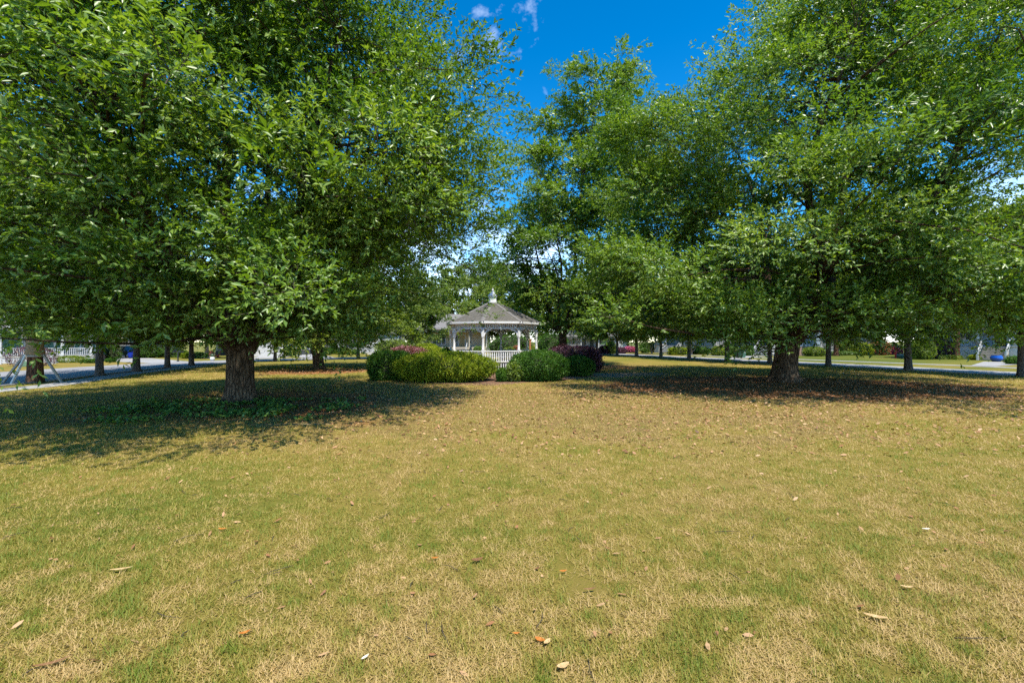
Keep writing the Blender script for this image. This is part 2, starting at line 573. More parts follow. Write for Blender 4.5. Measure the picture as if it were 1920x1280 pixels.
M['dark_door'] = plain('dark_door', (0.030, 0.045, 0.040), 0.4, 0.3, 3.0)
M['deck_board'] = plain('deck_board', (0.420, 0.390, 0.340), 0.7, 0.2, 3.0)
M['step_tan'] = plain('step_tan', (0.34, 0.305, 0.245), 0.7, 0.15, 3.0)
M['brick'] = plain('brick', (0.30, 0.20, 0.15), 0.9, 0.35, 9.0, bump=0.3)
M['lattice'] = plain('lattice', (0.045, 0.055, 0.060), 0.8, 0.3, 4.0)
M['road'] = concrete_mat('road', (0.185, 0.183, 0.182), (0.250, 0.248, 0.247), 0.35)
M['lane'] = concrete_mat('lane', (0.235, 0.231, 0.224), (0.310, 0.306, 0.300), 0.35)
M['slab'] = concrete_mat('slab', (0.230, 0.223, 0.210), (0.315, 0.307, 0.290), 0.9)
M['mulch'] = concrete_mat('mulch', (0.085, 0.042, 0.024), (0.220, 0.115, 0.060), 7.0)
M['soil'] = concrete_mat('soil', (0.150, 0.105, 0.070), (0.290, 0.215, 0.145), 4.0)
M['timber'] = plain('timber', (0.360, 0.310, 0.250), 0.8, 0.25, 5.0)
M['timber_pale'] = plain('timber_pale', (0.640, 0.600, 0.530), 0.7, 0.15, 5.0)
M['burlap'] = plain('burlap', (0.300, 0.200, 0.100), 0.95, 0.35, 14.0, bump=0.5)
M['blue_plastic'] = plain('blue_plastic', (0.012, 0.045, 0.42), 0.4, 0.15, 3.0)
M['green_plastic'] = plain('green_plastic', (0.060, 0.145, 0.110), 0.45, 0.2, 3.0)
M['dark_plastic'] = plain('dark_plastic', (0.018, 0.022, 0.022), 0.5, 0.3, 3.0)
M['box_green'] = plain('box_green', (0.120, 0.200, 0.110), 0.5, 0.15, 3.0)
M['blue_glaze'] = plain('blue_glaze', (0.010, 0.085, 0.42), 0.15, 0.3, 6.0, spec=0.7)
M['car_paint'] = plain('car_paint', (0.030, 0.036, 0.036), 0.22, 0.1, 2.0, spec=0.7)
M['tyre'] = plain('tyre', (0.018, 0.018, 0.018), 0.85, 0.3, 8.0)
M['chrome'] = plain('chrome', (0.60, 0.60, 0.60), 0.25, 0.1, 4.0, metal=0.9)
M['red_lens'] = plain('red_lens', (0.40, 0.02, 0.015), 0.2, 0.1, 4.0)
M['black_metal'] = plain('black_metal', (0.018, 0.020, 0.024), 0.4, 0.2, 4.0)
M['red_paint'] = plain('red_paint', (0.42, 0.020, 0.018), 0.45, 0.2, 4.0)
M['white_glaze'] = plain('white_glaze', (0.74, 0.73, 0.70), 0.25, 0.08, 5.0)
M['terracotta'] = plain('terracotta', (0.42, 0.16, 0.07), 0.7, 0.2, 6.0)

# the lawn and everything it wears through to
GREEN_Y = 0.0
def ground_mat():
    m, n, l, b = new_mat('turf')
    t = n.new('ShaderNodeTexCoord')
    def attr(name):
        a = n.new('ShaderNodeAttribute'); a.attribute_name = name
        return a
    def noise(scale, detail=5, rough=0.6):
        x = n.new('ShaderNodeTexNoise')
        x.inputs['Scale'].default_value = scale
        x.inputs['Detail'].default_value = detail
        x.inputs['Roughness'].default_value = rough
        l.new(t.outputs['Object'], x.inputs['Vector'])
        return x
    def mix(fac, a, c):
        x = n.new('ShaderNodeMix'); x.data_type = 'RGBA'
        l.new(fac, x.inputs['Factor']); l.new(a, x.inputs['A']); l.new(c, x.inputs['B'])
        return x.outputs['Result']
    fine = noise(38.0, 6, 0.75)
    mid = noise(7.0, 5, 0.65)
    speck = noise(16.0, 3, 0.7)
    # fac of green = attribute + fine noise
    gsum = n.new('ShaderNodeMath'); gsum.operation = 'MULTIPLY_ADD'; gsum.inputs[1].default_value = 1.1
    l.new(fine.outputs['Fac'], gsum.inputs[0]); l.new(attr('green').outputs['Fac'], gsum.inputs[2])
    gs2 = n.new('ShaderNodeMath'); gs2.operation = 'MULTIPLY_ADD'; gs2.inputs[1].default_value = 0.7
    l.new(mid.outputs['Fac'], gs2.inputs[0]); l.new(gsum.outputs[0], gs2.inputs[2])
    mr = n.new('ShaderNodeMapRange')
    mr.inputs['From Min'].default_value = 0.85; mr.inputs['From Max'].default_value = 1.95
    l.new(gs2.outputs[0], mr.inputs['Value'])
    turf = ramp(n, [(0.0, (0.165, 0.112, 0.040)), (0.25, (0.225, 0.158, 0.046)), (0.50, (0.205, 0.160, 0.031)), (0.75, (0.140, 0.134, 0.020)), (1.0, (0.076, 0.098, 0.012))])
    l.new(mr.outputs[0], turf.inputs['Fac'])
    litter = ramp(n, [(0.30, (0.075, 0.030, 0.013)), (0.46, (0.200, 0.085, 0.030)), (0.60, (0.330, 0.155, 0.054)), (0.74, (0.460, 0.290, 0.115))])
    l.new(fine.outputs['Fac'], litter.inputs['Fac'])
    dirt = ramp(n, [(0.3, (0.150, 0.115, 0.080)), (0.7, (0.300, 0.240, 0.170))])
    l.new(speck.outputs['Fac'], dirt.inputs['Fac'])
    def mask(name, width=0.5):
        a = n.new('ShaderNodeMath'); a.operation = 'MULTIPLY_ADD'; a.inputs[1].default_value = width
        l.new(fine.outputs['Fac'], a.inputs[0]); l.new(attr(name).outputs['Fac'], a.inputs[2])
        r = n.new('ShaderNodeMapRange')
        r.inputs['From Min'].default_value = 0.5 + width * 0.30; r.inputs['From Max'].default_value = 0.5 + width * 0.70
        l.new(a.outputs[0], r.inputs['Value'])
        return r.outputs[0]
    c1 = mix(mask('dirt'), turf.outputs['Color'], dirt.outputs['Color'])
    c2 = mix(mask('litter', 0.8), c1, litter.outputs['Color'])
    l.new(c2, b.inputs['Base Color'])
    b.inputs['Roughness'].default_value = 0.95
    b.inputs['Specular IOR Level'].default_value = 0.15
    bp = n.new('ShaderNodeBump')
    bp.inputs['Strength'].default_value = 0.9
    bp.inputs['Distance'].default_value = 0.035
    l.new(fine.outputs['Fac'], bp.inputs['Height'])
    l.new(bp.outputs[0], b.inputs['Normal'])
    return m
M['turf'] = ground_mat()

# ----------------------------------------------------------------------------------------------
# the setting: ground, roads, pavements
# ----------------------------------------------------------------------------------------------
LT = (-10.9, 18.3)          # base of the big tree on the left
RT = (16.3, 27.3)           # base of the big tree on the right
L2 = (-17.2, 40.5)          # second park tree, left
BT = (5.1, 45.5)            # park tree behind the gazebo, right
GZ = (-1.72, 40.9)          # gazebo

def blob(x, y, cx, cy, rx, ry, soft=0.35, rot=0.0):
    c, s = math.cos(rot), math.sin(rot)
    u, v = (x - cx) * c + (y - cy) * s, -(x - cx) * s + (y - cy) * c
    r = np.sqrt((u / rx) ** 2 + (v / ry) ** 2)
    return np.clip((1 - r) / soft + 0.5, 0, 1)

def f_green(x, y):
    v = fbm(x, y, 6.5, 3, 4) * 0.45 + fbm(x, y, 1.1, 9, 3) * 0.65
    v = (v - 0.55) * 1.35 + 0.40
    v = v + 0.12 * np.clip((13 - y) / 10, 0, 1)                          # the near lawn is greener
    v = v + 0.18 * blob(x, y, -8, 9, 9, 6, 0.9) + 0.16 * blob(x, y, 8, 8.5, 6, 3.0, 0.9)
    v = v + 0.14 * blob(x, y, -20, 30, 12, 16, 0.9)                      # greener towards the left row
    v = v - 0.26 * blob(x, y, 4, 17.5, 17, 7, 0.9)
    v = v + 0.30 * np.clip((y - 46) / 12, 0, 1) + 0.30 * np.clip((x - 32) / 4, 0, 1) * np.clip((y - 20) / 10, 0, 1)
    v = v - 0.22 * blob(x, y, LT[0] + 1, LT[1] + 1, 11, 9, 0.8) - 0.22 * blob(x, y, RT[0], RT[1], 12, 9, 0.8)  # less green under both big trees, tinted to warm their shade
    return np.maximum(v, 0.05)

def f_litter(x, y):
    w = (fbm(x, y, 2.2, 31, 4) - 0.5) * 1.5
    a = blob(x, y, RT[0] - 1.5, RT[1] - 2.6, 10.5, 6.2, 0.7) * 1.15
    b = blob(x, y, -16.0, 36.5, 6.0, 4.0, 0.9) * 0.9
    c = blob(x, y, LT[0] + 1.6, LT[1] - 1.0, 7.0, 5.6, 1.1) * 0.80
    d = blob(x, y, BT[0] + 1, BT[1] - 3, 6.5, 5.0, 0.8) * 0.8
    e = blob(x, y, 22, 26, 7, 4, 0.9) * 0.6
    h = blob(x, y, 9.5, 21.5, 12, 4.0, 1.2) * 0.05
    m = np.maximum.reduce([a, b, c, d, e, h])
    return m + w * 0.55 * np.clip(m * 4, 0.12, 1) - 0.12

def f_dirt(x, y):
    w = (fbm(x, y, 1.8, 57, 4) - 0.5) * 1.2
    a = blob(x, y, 10.5, 22.4, 6.5, 0.75, 0.8, -0.22) * 0.66
    b = blob(x, y, 8.2, 33.0, 4.2, 2.2, 0.9, 0.5) * 0.95
    c = blob(x, y, LT[0] + 2.5, LT[1] + 0.5, 3.6, 2.6, 0.9) * 0.8
    d = blob(x, y, 19.0, 20.5, 3.0, 0.35, 0.8, -0.1) * 0.8
    e = blob(x, y, -6.5, 13.2, 2.4, 0.35, 0.9, 0.1) * 0.7
    m = np.maximum.reduce([a, b, c, d, e])
    return m + w * 0.5 * np.clip(m * 4, 0.12, 1) - 0.15

def axis(fine0, fine1, step, far, growth=1.28):
    a = list(np.arange(fine0, fine1 + 1e-6, step))
    s, x = step, fine1
    while x < far:
        s *= growth; x += s; a.append(x)
    s, x, pre = step, fine0, []
    while x > -far:
        s *= growth; x -= s; pre.append(x)
    return np.array(pre[::-1] + a)

xs, ys = axis(-26, 34, 0.42, 1500), axis(0.6, 50, 0.42, 1500)
XX, YY = np.meshgrid(xs, ys)
gv = np.stack([XX.ravel(), YY.ravel(), np.zeros(XX.size)], 1)
nx = len(xs)
ii, jj = np.meshgrid(np.arange(nx - 1), np.arange(len(ys) - 1))
q0 = (jj * nx + ii).ravel()
gf = np.stack([q0, q0 + 1, q0 + nx + 1, q0 + nx], 1)
me = np_mesh('ground', gv, gf, M['turf'], {'green': f_green(gv[:, 0], gv[:, 1]), 'litter': f_litter(gv[:, 0], gv[:, 1]), 'dirt': f_dirt(gv[:, 0], gv[:, 1])})
tag(link('ground', me), 'dry straw coloured park lawn with green patches', kind='structure')

def spline(pts, step=1.5):
    pts = [np.array(p, float) for p in pts]
    out = []
    for k in range(len(pts) - 1):
        p0, p1, p2, p3 = pts[max(k - 1, 0)], pts[k], pts[k + 1], pts[min(k + 2, len(pts) - 1)]
        n = max(2, int(np.linalg.norm(p2 - p1) / step))
        for i in range(n):
            t = i / n
            out.append(0.5 * (2 * p1 + (p2 - p0) * t + (2 * p0 - 5 * p1 + 4 * p2 - p3) * t * t + (3 * p1 - p0 - 3 * p2 + p3) * t ** 3))
    out.append(pts[-1])
    return np.array(out)

def normals2(p):
    t = np.gradient(p, axis=0)
    t = t / np.linalg.norm(t, axis=1, keepdims=True)
    return np.stack([-t[:, 1], t[:, 0]], 1)

def strip(name, near, width, z, mat, label, thick=0.0):
    """a road laid from its near edge, width measured to the left of its direction"""
    p = spline(near)
    n = normals2(p)
    q = p + n * width if np.isscalar(width) else p + n * np.interp(np.linspace(0, 1, len(p)), np.linspace(0, 1, len(width)), width)[:, None]
    v = np.concatenate([np.c_[p, np.full(len(p), z)], np.c_[q, np.full(len(q), z)]])
    k = len(p)
    f = np.array([(i, i + k, i + k + 1, i + 1) for i in range(k - 1)])
    o = link(name, np_mesh(name, v, f, mat))
    return tag(o, label, kind='structure')

# left-hand street: its park-side edge, bending round the far end of the park
L_EDGE = [(-24.5, -30), (-26.0, 0), (-27.3, 24), (-29.3, 32), (-31.0, 40), (-31.6, 48), (-29.6, 55), (-24.5, 60.5), (-17, 66), (-4, 75), (6, 84), (12, 96)]
strip('road', L_EDGE, [12.5, 12.5, 12.5, 11.5, 9.5, 7.5, 6.5, 6.0, 6.0], 0.004, M['road'], 'pale grey street curving along the left side of the park')
R_EDGE = [(42.5, 8), (38.4, 20), (34.6, 31.8), (30.0, 47.6), (24.6, 63.6), (19.0, 79), (15.0, 91), (8, 112), (0, 140)]
strip('lane', R_EDGE[::-1], 5.9, 0.008, M['lane'], 'narrow pale concrete lane along the right side of the park')

def kerb(name, near, off, label):
    p = spline(near, 2.4)
    n = normals2(p)
    p = p + n * off
    mb = MB()
    for a, b in zip(p[:-1], p[1:]):
        mb.bar((a[0], a[1], 0.03), (b[0], b[1], 0.03), 0.16, 0.10)
    o = mb.build(name, M['slab'])
    return tag(o, label, kind='structure')
kerb('kerb', L_EDGE, -0.09, 'low concrete kerb on the park side of the left street')
kerb('kerb', R_EDGE, 0.09, 'low concrete kerb on the park side of the right lane')

def slab_walk(name, path, width, z, label, length=1.55):
    root = bpy.data.objects.new(name, None)
    COL.objects.link(root)
    tag(root, label, kind='structure')
    p = spline(path, 0.25)
    seg = np.r_[0, np.cumsum(np.linalg.norm(np.diff(p, axis=0), axis=1))]
    n_ = int(seg[-1] / length)
    rng = np.random.default_rng(5)
    shared = {}
    for k in range(n_):
        a = np.array([np.interp(k * length, seg, p[:, i]) for i in (0, 1)])
        b = np.array([np.interp((k + 1) * length, seg, p[:, i]) for i in (0, 1)])
        c, d = (a + b) / 2, b - a
        ln = np.linalg.norm(d)
        key = round(ln, 2)
        if key not in shared:
            shared[key] = MB().cbox((0, 0, 0), (ln - 0.014, width, 0.12), 0.012).mesh('slab', M['slab'])
        link('slab', shared[key], root, (c[0], c[1], z - 0.06 + rng.uniform(-0.004, 0.004)), (0, 0, math.atan2(d[1], d[0])))
    return root
WALK_L = [(-22.3, 8), g(0, 735), g(60, 729), g(125, 722), g(200, 710), g(262, 700.5), g(335, 692), g(400, 685)]
WALK_L = [(a + -0.75, b + 0.3) for a, b in WALK_L]
slab_walk('sidewalk', WALK_L, 1.5, 0.03, 'narrow pale concrete sidewalk beside the left row of trees')
WALK_R = [(52, 30), (46.2, 39.5), (44.0, 46.3), (37.6, 62), (31, 80), (27, 92)]
slab_walk('sidewalk', WALK_R, 1.5, 0.03, 'narrow concrete sidewalk across the verge on the right')

def patch(name, pts, z, mat, label):
    me = bpy.data.meshes.new(name)
    me.from_pydata([(x, y, z) for x, y in pts], [], [tuple(range(len(pts)))])
    me.materials.append(mat)
    return tag(link(name, me), label, kind='structure')
patch('driveway', [(-39.5, 50), (-37.5, 53.5), (-52, 65.5), (-61, 66.4), (-59, 62), (-47, 54)], 0.010, M['lane'], 'concrete driveway leading to the garage with the dark car')
patch('driveway', [(-36.5, 62.5), (-33.2, 65), (-35.5, 73), (-40.5, 73)], 0.012, M['lane'], 'short driveway to the white garage behind the big left trunk')
patch('driveway', [(-30.2, 66.0), (-26.6, 68.2), (-39.4, 92), (-47, 92)], 0.014, M['lane'], 'driveway to the white house left of the second park tree')
patch('driveway', [(-20.5, 73.2), (-16.5, 75.6), (-26, 92), (-30.5, 92)], 0.016, M['lane'], 'driveway to the wide white garage door left of the hedges')
patch('front_walk', [(46.5, 43.8), (46.0, 45.6), (56, 54.0), (59.5, 51.5), (53.0, 47.5)], 0.018, M['slab'], 'concrete front walk to the tan porch steps')
patch('front_walk', [(31.0, 62.5), (30.2, 65), (38.8, 75.2), (41.8, 74.2)], 0.020, M['slab'], 'concrete front walk to the blue steps')

# mulch bed round the gazebo
_bed = []
for k in range(64):
    a = 2 * math.pi * k / 64
    w = 1 + 0.05 * math.sin(3 * a + 1) + 0.035 * math.sin(7 * a) + 0.02 * math.sin(13 * a + 2)
    _bed.append((-1.6 + 8.3 * w * math.cos(a), 37.0 + 11.4 * w * math.sin(a)))
patch('mulch_bed', _bed, 0.006, M['mulch'], 'brown mulch bed under the shrubs round the gazebo')

# ----------------------------------------------------------------------------------------------
# leaves, sprays, trees
# ----------------------------------------------------------------------------------------------
def leaf_mesh_data(P, D, N, L, W, detail=False, droop=0.15):
    """P base, D direction, N leaf normal, L length, W width -> verts, tris"""
    S = nrm(np.cross(D, N))
    N = nrm(np.cross(S, D))
    L, W = L[:, None], W[:, None]
    n = len(P)
    if not detail:
        tip = P + D * L - N * (L * droop)
        lf = P + D * L * 0.5 + S * W * 0.5 + N * (W * 0.12)
        rt = P + D * L * 0.5 - S * W * 0.5 + N * (W * 0.12)
        v = np.stack([P, rt, tip, lf], 1).reshape(-1, 3)
        b = (np.arange(n) * 4)[:, None]
        t = np.concatenate([b + np.array([[0, 1, 2]]), b + np.array([[0, 2, 3]])], 1).reshape(-1, 3)
        return v, t, 4
    l1 = P + D * L * 0.30 + S * W * 0.42 + N * (W * 0.10)
    r1 = P + D * L * 0.30 - S * W * 0.42 + N * (W * 0.10)
    l2 = P + D * L * 0.68 + S * W * 0.48 + N * (W * 0.10 - L * droop * 0.45)
    r2 = P + D * L * 0.68 - S * W * 0.48 + N * (W * 0.10 - L * droop * 0.45)
    tip = P + D * L - N * (L * droop)
    v = np.stack([P, r1, r2, tip, l2, l1], 1).reshape(-1, 3)
    b = (np.arange(n) * 6)[:, None]
    t = np.concatenate([b + np.array([[0, 1, 5]]), b + np.array([[1, 2, 5]]), b + np.array([[2, 4, 5]]), b + np.array([[2, 3, 4]])], 1).reshape(-1, 3)
    return v, t, 6

def spray_leaves(rng, O, T, length, nl, L, W, out=None, scale=None, spread=0.85, upbias=0.5):
    """nl leaves along each twig O + T*length, crowded at its tip"""
    s = len(O)
    up = np.array([0, 0, 1.0])
    side = nrm(np.cross(T, up) + 1e-4)
    u2 = np.cross(side, T)
    t = 1 - rng.random((s, nl)) ** 1.6 * 0.92
    phi = rng.random((s, nl)) * 2 * math.pi
    rad = np.cos(phi)[..., None] * side[:, None] + (np.sin(phi) * 0.62)[..., None] * u2[:, None]
    D = nrm(T[:, None] * 0.72 + rad * spread + rng.normal(0, 0.20, (s, nl, 3)))
    P = O[:, None] + T[:, None] * (t * length[:, None])[..., None] + np.array([0, 0, -1]) * (t ** 2 * length[:, None] * 0.10)[..., None]
    N = up * upbias + u2[:, None] * 0.3 + rng.normal(0, 0.42, (s, nl, 3))
    if out is not None: N = N + out[:, None] * 0.55
    N = nrm(N)
    sc = rng.uniform(0.72, 1.18, s) if scale is None else scale
    ll = L * rng.uniform(0.75, 1.20, (s, nl)) * sc[:, None]
    ww = W * rng.uniform(0.75, 1.20, (s, nl)) * sc[:, None]
    return P.reshape(-1, 3), D.reshape(-1, 3), N.reshape(-1, 3), ll.ravel(), ww.ravel()

def catmull(pts, n):
    pts = np.asarray(pts, float)
    out = []
    for k in range(len(pts) - 1):
        p0, p1, p2, p3 = pts[max(k - 1, 0)], pts[k], pts[k + 1], pts[min(k + 2, len(pts) - 1)]
        for i in range(n):
            t = i / n
            out.append(0.5 * (2 * p1 + (p2 - p0) * t + (2 * p0 - 5 * p1 + 4 * p2 - p3) * t * t + (3 * p1 - p0 - 3 * p2 + p3) * t ** 3))
    out.append(pts[-1])
    return np.array(out)

def trunk_mesh(name, r0, r1, h, lean, mat, seed, sides=28, flare=1.5, lobes=5, rings=18):
    rng = np.random.default_rng(seed)
    ph = rng.random(4) * 6.28
    vs, fs = [], []
    for k in range(rings):
        t = k / (rings - 1)
        z = -0.12 + (h + 0.12) * t
        r = r0 + (r1 - r0) * t ** 0.8
        fl = (flare - 1) * math.exp(-max(z, 0) / (r0 * 0.75))
        cx, cy = lean[0] * t ** 1.4, lean[1] * t ** 1.4
        for i in range(sides):
            a = 2 * math.pi * i / sides
            lob = math.cos(lobes * a + ph[0] + 0.6 * t) * 0.5 + math.cos((lobes + 2) * a + ph[1]) * 0.3
            rr = r * (1 + fl * (1 + 0.55 * lob) + 0.045 * lob + 0.03 * math.sin(9 * a + 7 * t + ph[2]) + rng.uniform(-0.015, 0.015))
            vs.append((cx + rr * math.cos(a), cy + rr * math.sin(a), z))
    for k in range(rings - 1):
        for i in range(sides):
            j = (i + 1) % sides
            fs.append((k * sides + i, k * sides + j, k * sides + sides + j, k * sides + sides + i))
    mb = MB().add(vs, fs, True)
    mb.f.append(tuple((rings - 1) * sides + i for i in range(sides))); mb.s.append(False)
    return mb.mesh(name, mat)

def build_tree(name, loc, label, cat='tree', group=None, seed=1, trunk_r=0.5, trunk_top=None, fork=2.6, lean=(0, 0), profile=((2, 5), (6, 8), (12, 0)),
               shift=None, n_clump=200, clump_r=1.5, sprays=24, nl=13, leaf=(0.19, 0.055), leafmat='oak_leaf', bark='oak_bark', limb_bark='limb_bark',
               wind=(0, 0, 0), limbs=7, limb_paths=None, detail_front=False, rough=0.16, droop=0.0, flare=1.5, inner=0.30, gaps=(), spray_len=(0.7, 1.3), extra=(), light_bias=0.0, per_bough=6, thin_back=1.0):
    rng = np.random.default_rng(seed)
    root = thing(name, (loc[0], loc[1], 0), label, cat, 0, group)
    trunk_top = trunk_top or trunk_r * 0.85
    link('trunk', trunk_mesh('trunk', trunk_r, trunk_top, fork, lean, M[bark], seed, flare=flare), root)
    prof = np.array(profile, float)
    zmax = prof[-1, 0]
    zmin = prof[0, 0]
    top = np.array([lean[0], lean[1], fork])
    def off(z):
        if shift is None: return np.zeros((np.size(z), 2))
        sh = np.array(shift, float)
        return np.stack([np.interp(z, sh[:, 0], sh[:, 1]), np.interp(z, sh[:, 0], sh[:, 2])], -1).reshape(-1, 2)
    # limbs
    paths = []
    if limb_paths:
        paths += [np.array(p, float) for p in limb_paths]
    for k in range(limbs):
        az = 2 * math.pi * (k + rng.uniform(-0.3, 0.3)) / max(limbs, 1) + seed
        el = rng.uniform(0.25, 1.0) if k < limbs - 1 else 1.35
        zt = fork + (zmax - fork) * (0.25 + 0.6 * el / 1.35)
        rt = np.interp(zt, prof[:, 0], prof[:, 1]) * 0.72 * (1 if k < limbs - 1 else 0.15)
        ox = off(zt)[0]
        end = np.array([ox[0] + rt * math.cos(az), ox[1] + rt * math.sin(az), zt])
        st = top + np.array([math.cos(az), math.sin(az), 0]) * trunk_top * 0.35 - np.array([0, 0, trunk_r * 0.5])
        m1 = st + (end - st) * np.array([0.38, 0.38, 0.22]) + rng.normal(0, 0.05, 3) * zmax * 0.35
        m2 = st + (end - st) * np.array([0.72, 0.72, 0.60]) + rng.normal(0, 0.05, 3) * zmax * 0.35
        paths.append(np.array([st, m1, m2, end]))
    samples, srad = [], []
    for p in paths:
        c = catmull(p, 6)
        s = np.linspace(0, 1, len(c))
        r = trunk_top * 0.52 * (1 - s) ** 0.9 + 0.022 * trunk_r / 0.5
        MB().tube(c, r, 10).build('limb', M[limb_bark], root)
        samples.append(c); srad.append(r)
    samples = np.concatenate(samples); srad = np.concatenate(srad)
    # clumps of foliage through the outer part of the crown
    zz = np.linspace(zmin, zmax, 200)
    pr = np.interp(zz, prof[:, 0], prof[:, 1]) + 0.25 * prof[:, 1].max()
    ph = rng.random(6) * 6.28
    def place(cz, th, frac, pull):
        Rz = np.interp(cz, prof[:, 0], prof[:, 1])
        bump = 1 + rough * (np.sin(3 * th + 0.55 * cz / zmax * 9 + ph[0]) * 0.5 + np.sin(5 * th - cz / zmax * 13 + ph[1]) * 0.5 + np.sin(9 * th + cz / zmax * 21 + ph[2]) * 0.4)
        Rr = np.maximum(Rz * bump - pull, 0.12 * Rz) * frac
        o2 = off(cz)
        return np.stack([o2[:, 0] + Rr * np.cos(th), o2[:, 1] + Rr * np.sin(th), cz], 1)
    # boughs: well spaced, each a flattened, outward tilting tier of clumps
    nb = max(8, int(n_clump * (1 - inner) / per_bough))
    cand = place(rng.choice(zz, nb * 14, p=pr / pr.sum()), rng.random(nb * 14) * 6.283, 0.86 + 0.14 * rng.random(nb * 14), clump_r * 0.9)
    order = [0]
    dmin = np.linalg.norm((cand - cand[0]) * np.array([1, 1, 1.5]), axis=1)
    while len(order) < nb:
        k = int(np.argmax(dmin * rng.uniform(0.75, 1.0, len(cand))))
        order.append(k)
        dmin = np.minimum(dmin, np.linalg.norm((cand - cand[k]) * np.array([1, 1, 1.5]), axis=1))
    B = cand[order]
    bo = nrm((B - np.c_[off(B[:, 2]), B[:, 2]]) * np.array([1, 1, 0]) + 1e-6)
    bt = np.stack([-bo[:, 1], bo[:, 0], np.zeros(nb)], 1)
    bs = rng.uniform(0.75, 1.3, nb)
    k1, k2, k3 = (rng.normal(0, 1, (nb, per_bough)) for _ in range(3))
    tiltk = rng.uniform(-0.45, 0.10, nb)
    CB = B[:, None] + (k1 * clump_r * 0.80 * bs[:, None])[..., None] * (bo + np.c_[np.zeros((nb, 2)), tiltk])[:, None] + (k2 * clump_r * 0.72 * bs[:, None])[..., None] * bt[:, None] + (k3 * clump_r * 0.20)[..., None] * np.array([0, 0, 1.0])
    CB = CB.reshape(-1, 3)
    CB[:, 2] = np.maximum(CB[:, 2], zmin - 0.5)
    bough_t = np.repeat(rng.normal(0, 0.13, nb), per_bough)
    ni = int(n_clump * inner)
    CI = place(rng.choice(zz, ni, p=pr / pr.sum()), rng.random(ni) * 6.283, 0.30 + 0.50 * rng.random(ni), clump_r * 0.6)
    C = np.concatenate([CB, CI])
    isin = np.r_[np.zeros(len(CB), bool), np.ones(ni, bool)]
    bough_t = np.r_[bough_t, np.zeros(ni)]
    if len(extra):
        C = np.concatenate([C, np.array(extra, float)])
        isin = np.r_[isin, np.zeros(len(extra), bool)]
        bough_t = np.r_[bough_t, np.zeros(len(extra))]
    keep = np.ones(len(C), bool)
    for (gx_, gy_, gz_, gr_) in gaps:
        keep &= np.linalg.norm(C - np.array([gx_, gy_, gz_]), axis=1) > gr_
    C = C[keep]
    isin = isin[keep]
    bough_t = bough_t[keep]
    n_clump = len(C)
    # branches out to every clump
    mb = MB()
    for c in C:
        dz = c[2] - samples[:, 2]
        dist = np.linalg.norm(samples - c, axis=1) + np.where(dz < 0, -dz * 1.6, 0)
        k = int(np.argmin(dist))
        a = samples[k]
        r = min(srad[k] * 0.6, 0.022 + 0.0055 * np.linalg.norm(c - a))
        mid = (a + c) / 2 + rng.normal(0, 0.10, 3) * np.linalg.norm(c - a) + np.array([0, 0, 0.08]) * np.linalg.norm(c - a)
        mb.tube(catmull([a, mid, c], 2), np.linspace(r, 0.014, 5), 4)
    if n_clump:
        mb.build('branch_work', M[limb_bark], root, kind='stuff')
    # sprays
    outw = nrm(C * np.array([1, 1, 0]) - np.c_[off(C[:, 2]), np.zeros(n_clump)] + 1e-6)
    cr_ = clump_r * rng.uniform(0.55, 1.0, n_clump)
    dirs = nrm(rng.normal(0, 1, (n_clump, sprays, 3)) + outw[:, None] * 0.75 + np.array([0, 0, 0.45]))
    dirs[..., 2] *= 0.75
    rad = rng.random((n_clump, sprays)) ** 0.55
    O = C[:, None] + dirs * (rad * cr_[:, None])[..., None] * np.array([1, 1, 0.55])
    T = nrm(dirs * 0.8 + outw[:, None] * 0.5 + np.array(wind) + np.array([0, 0, 0.10 - droop]) + rng.normal(0, 0.22, dirs.shape))
    ctint = np.clip(0.46 + light_bias + bough_t + rng.normal(0, 0.09, n_clump), 0.08, 0.95)
    O, T = O.reshape(-1, 3), T.reshape(-1, 3)
    ct = np.repeat(ctint, sprays) + rng.normal(0, 0.07, n_clump * sprays)
    ln = rng.uniform(spray_len[0], spray_len[1], len(O))
    outs = nrm(dirs * 0.6 + outw[:, None] * 0.8).reshape(-1, 3)
    # leaves deep inside are enlarged to make the crown opaque and dark
    lsc = np.repeat(np.where(isin, 1.55, 1.0), sprays) * rng.uniform(0.70, 1.20, len(O))
    if thin_back < 1:
        kb = (O[:, 1] < 1.5) | (rng.random(len(O)) < thin_back)
        O, T, ct, ln, outs, lsc = O[kb], T[kb], ct[kb], ln[kb], outs[kb], lsc[kb]
    det = np.zeros(len(O), bool)
    if detail_front: det = (O[:, 1] < -7.0) & (O[:, 2] < 12)
    vs, ts, tn, base = [], [], [], 0
    for sel, dt in ((det, True), (~det, False)):
        if not sel.any(): continue
        P, D, N, ll, ww = spray_leaves(rng, O[sel], T[sel], ln[sel], nl, leaf[0], leaf[1], outs[sel], lsc[sel])
        v, t, kk = leaf_mesh_data(P, D, N, ll, ww, dt)
        q = np.repeat(ct[sel], nl) + rng.normal(0, 0.16, len(P))
        vs.append(v); ts.append(t + base); tn.append(np.repeat(np.clip(q, 0, 1), kk)); base += len(v)
    # the twigs that carry them, seen where leaves are thin
    tw = rng.random(len(O)) < 0.45
    a, b = O[tw], O[tw] + T[tw] * ln[tw][:, None] * 0.9
    s = nrm(np.cross(T[tw], rng.normal(0, 1, (tw.sum(), 3)))) * 0.010
    tv = np.stack([a - s, a + s, b], 1).reshape(-1, 3)
    tt = np.arange(len(tv)).reshape(-1, 3)
    link('foliage', np_mesh('foliage', np.concatenate(vs), np.concatenate(ts), M[leafmat], np.concatenate(tn)), root, kind='stuff')
    link('twig_work', np_mesh('twig_work', tv, tt, M['twig']), root, kind='stuff')
    return root

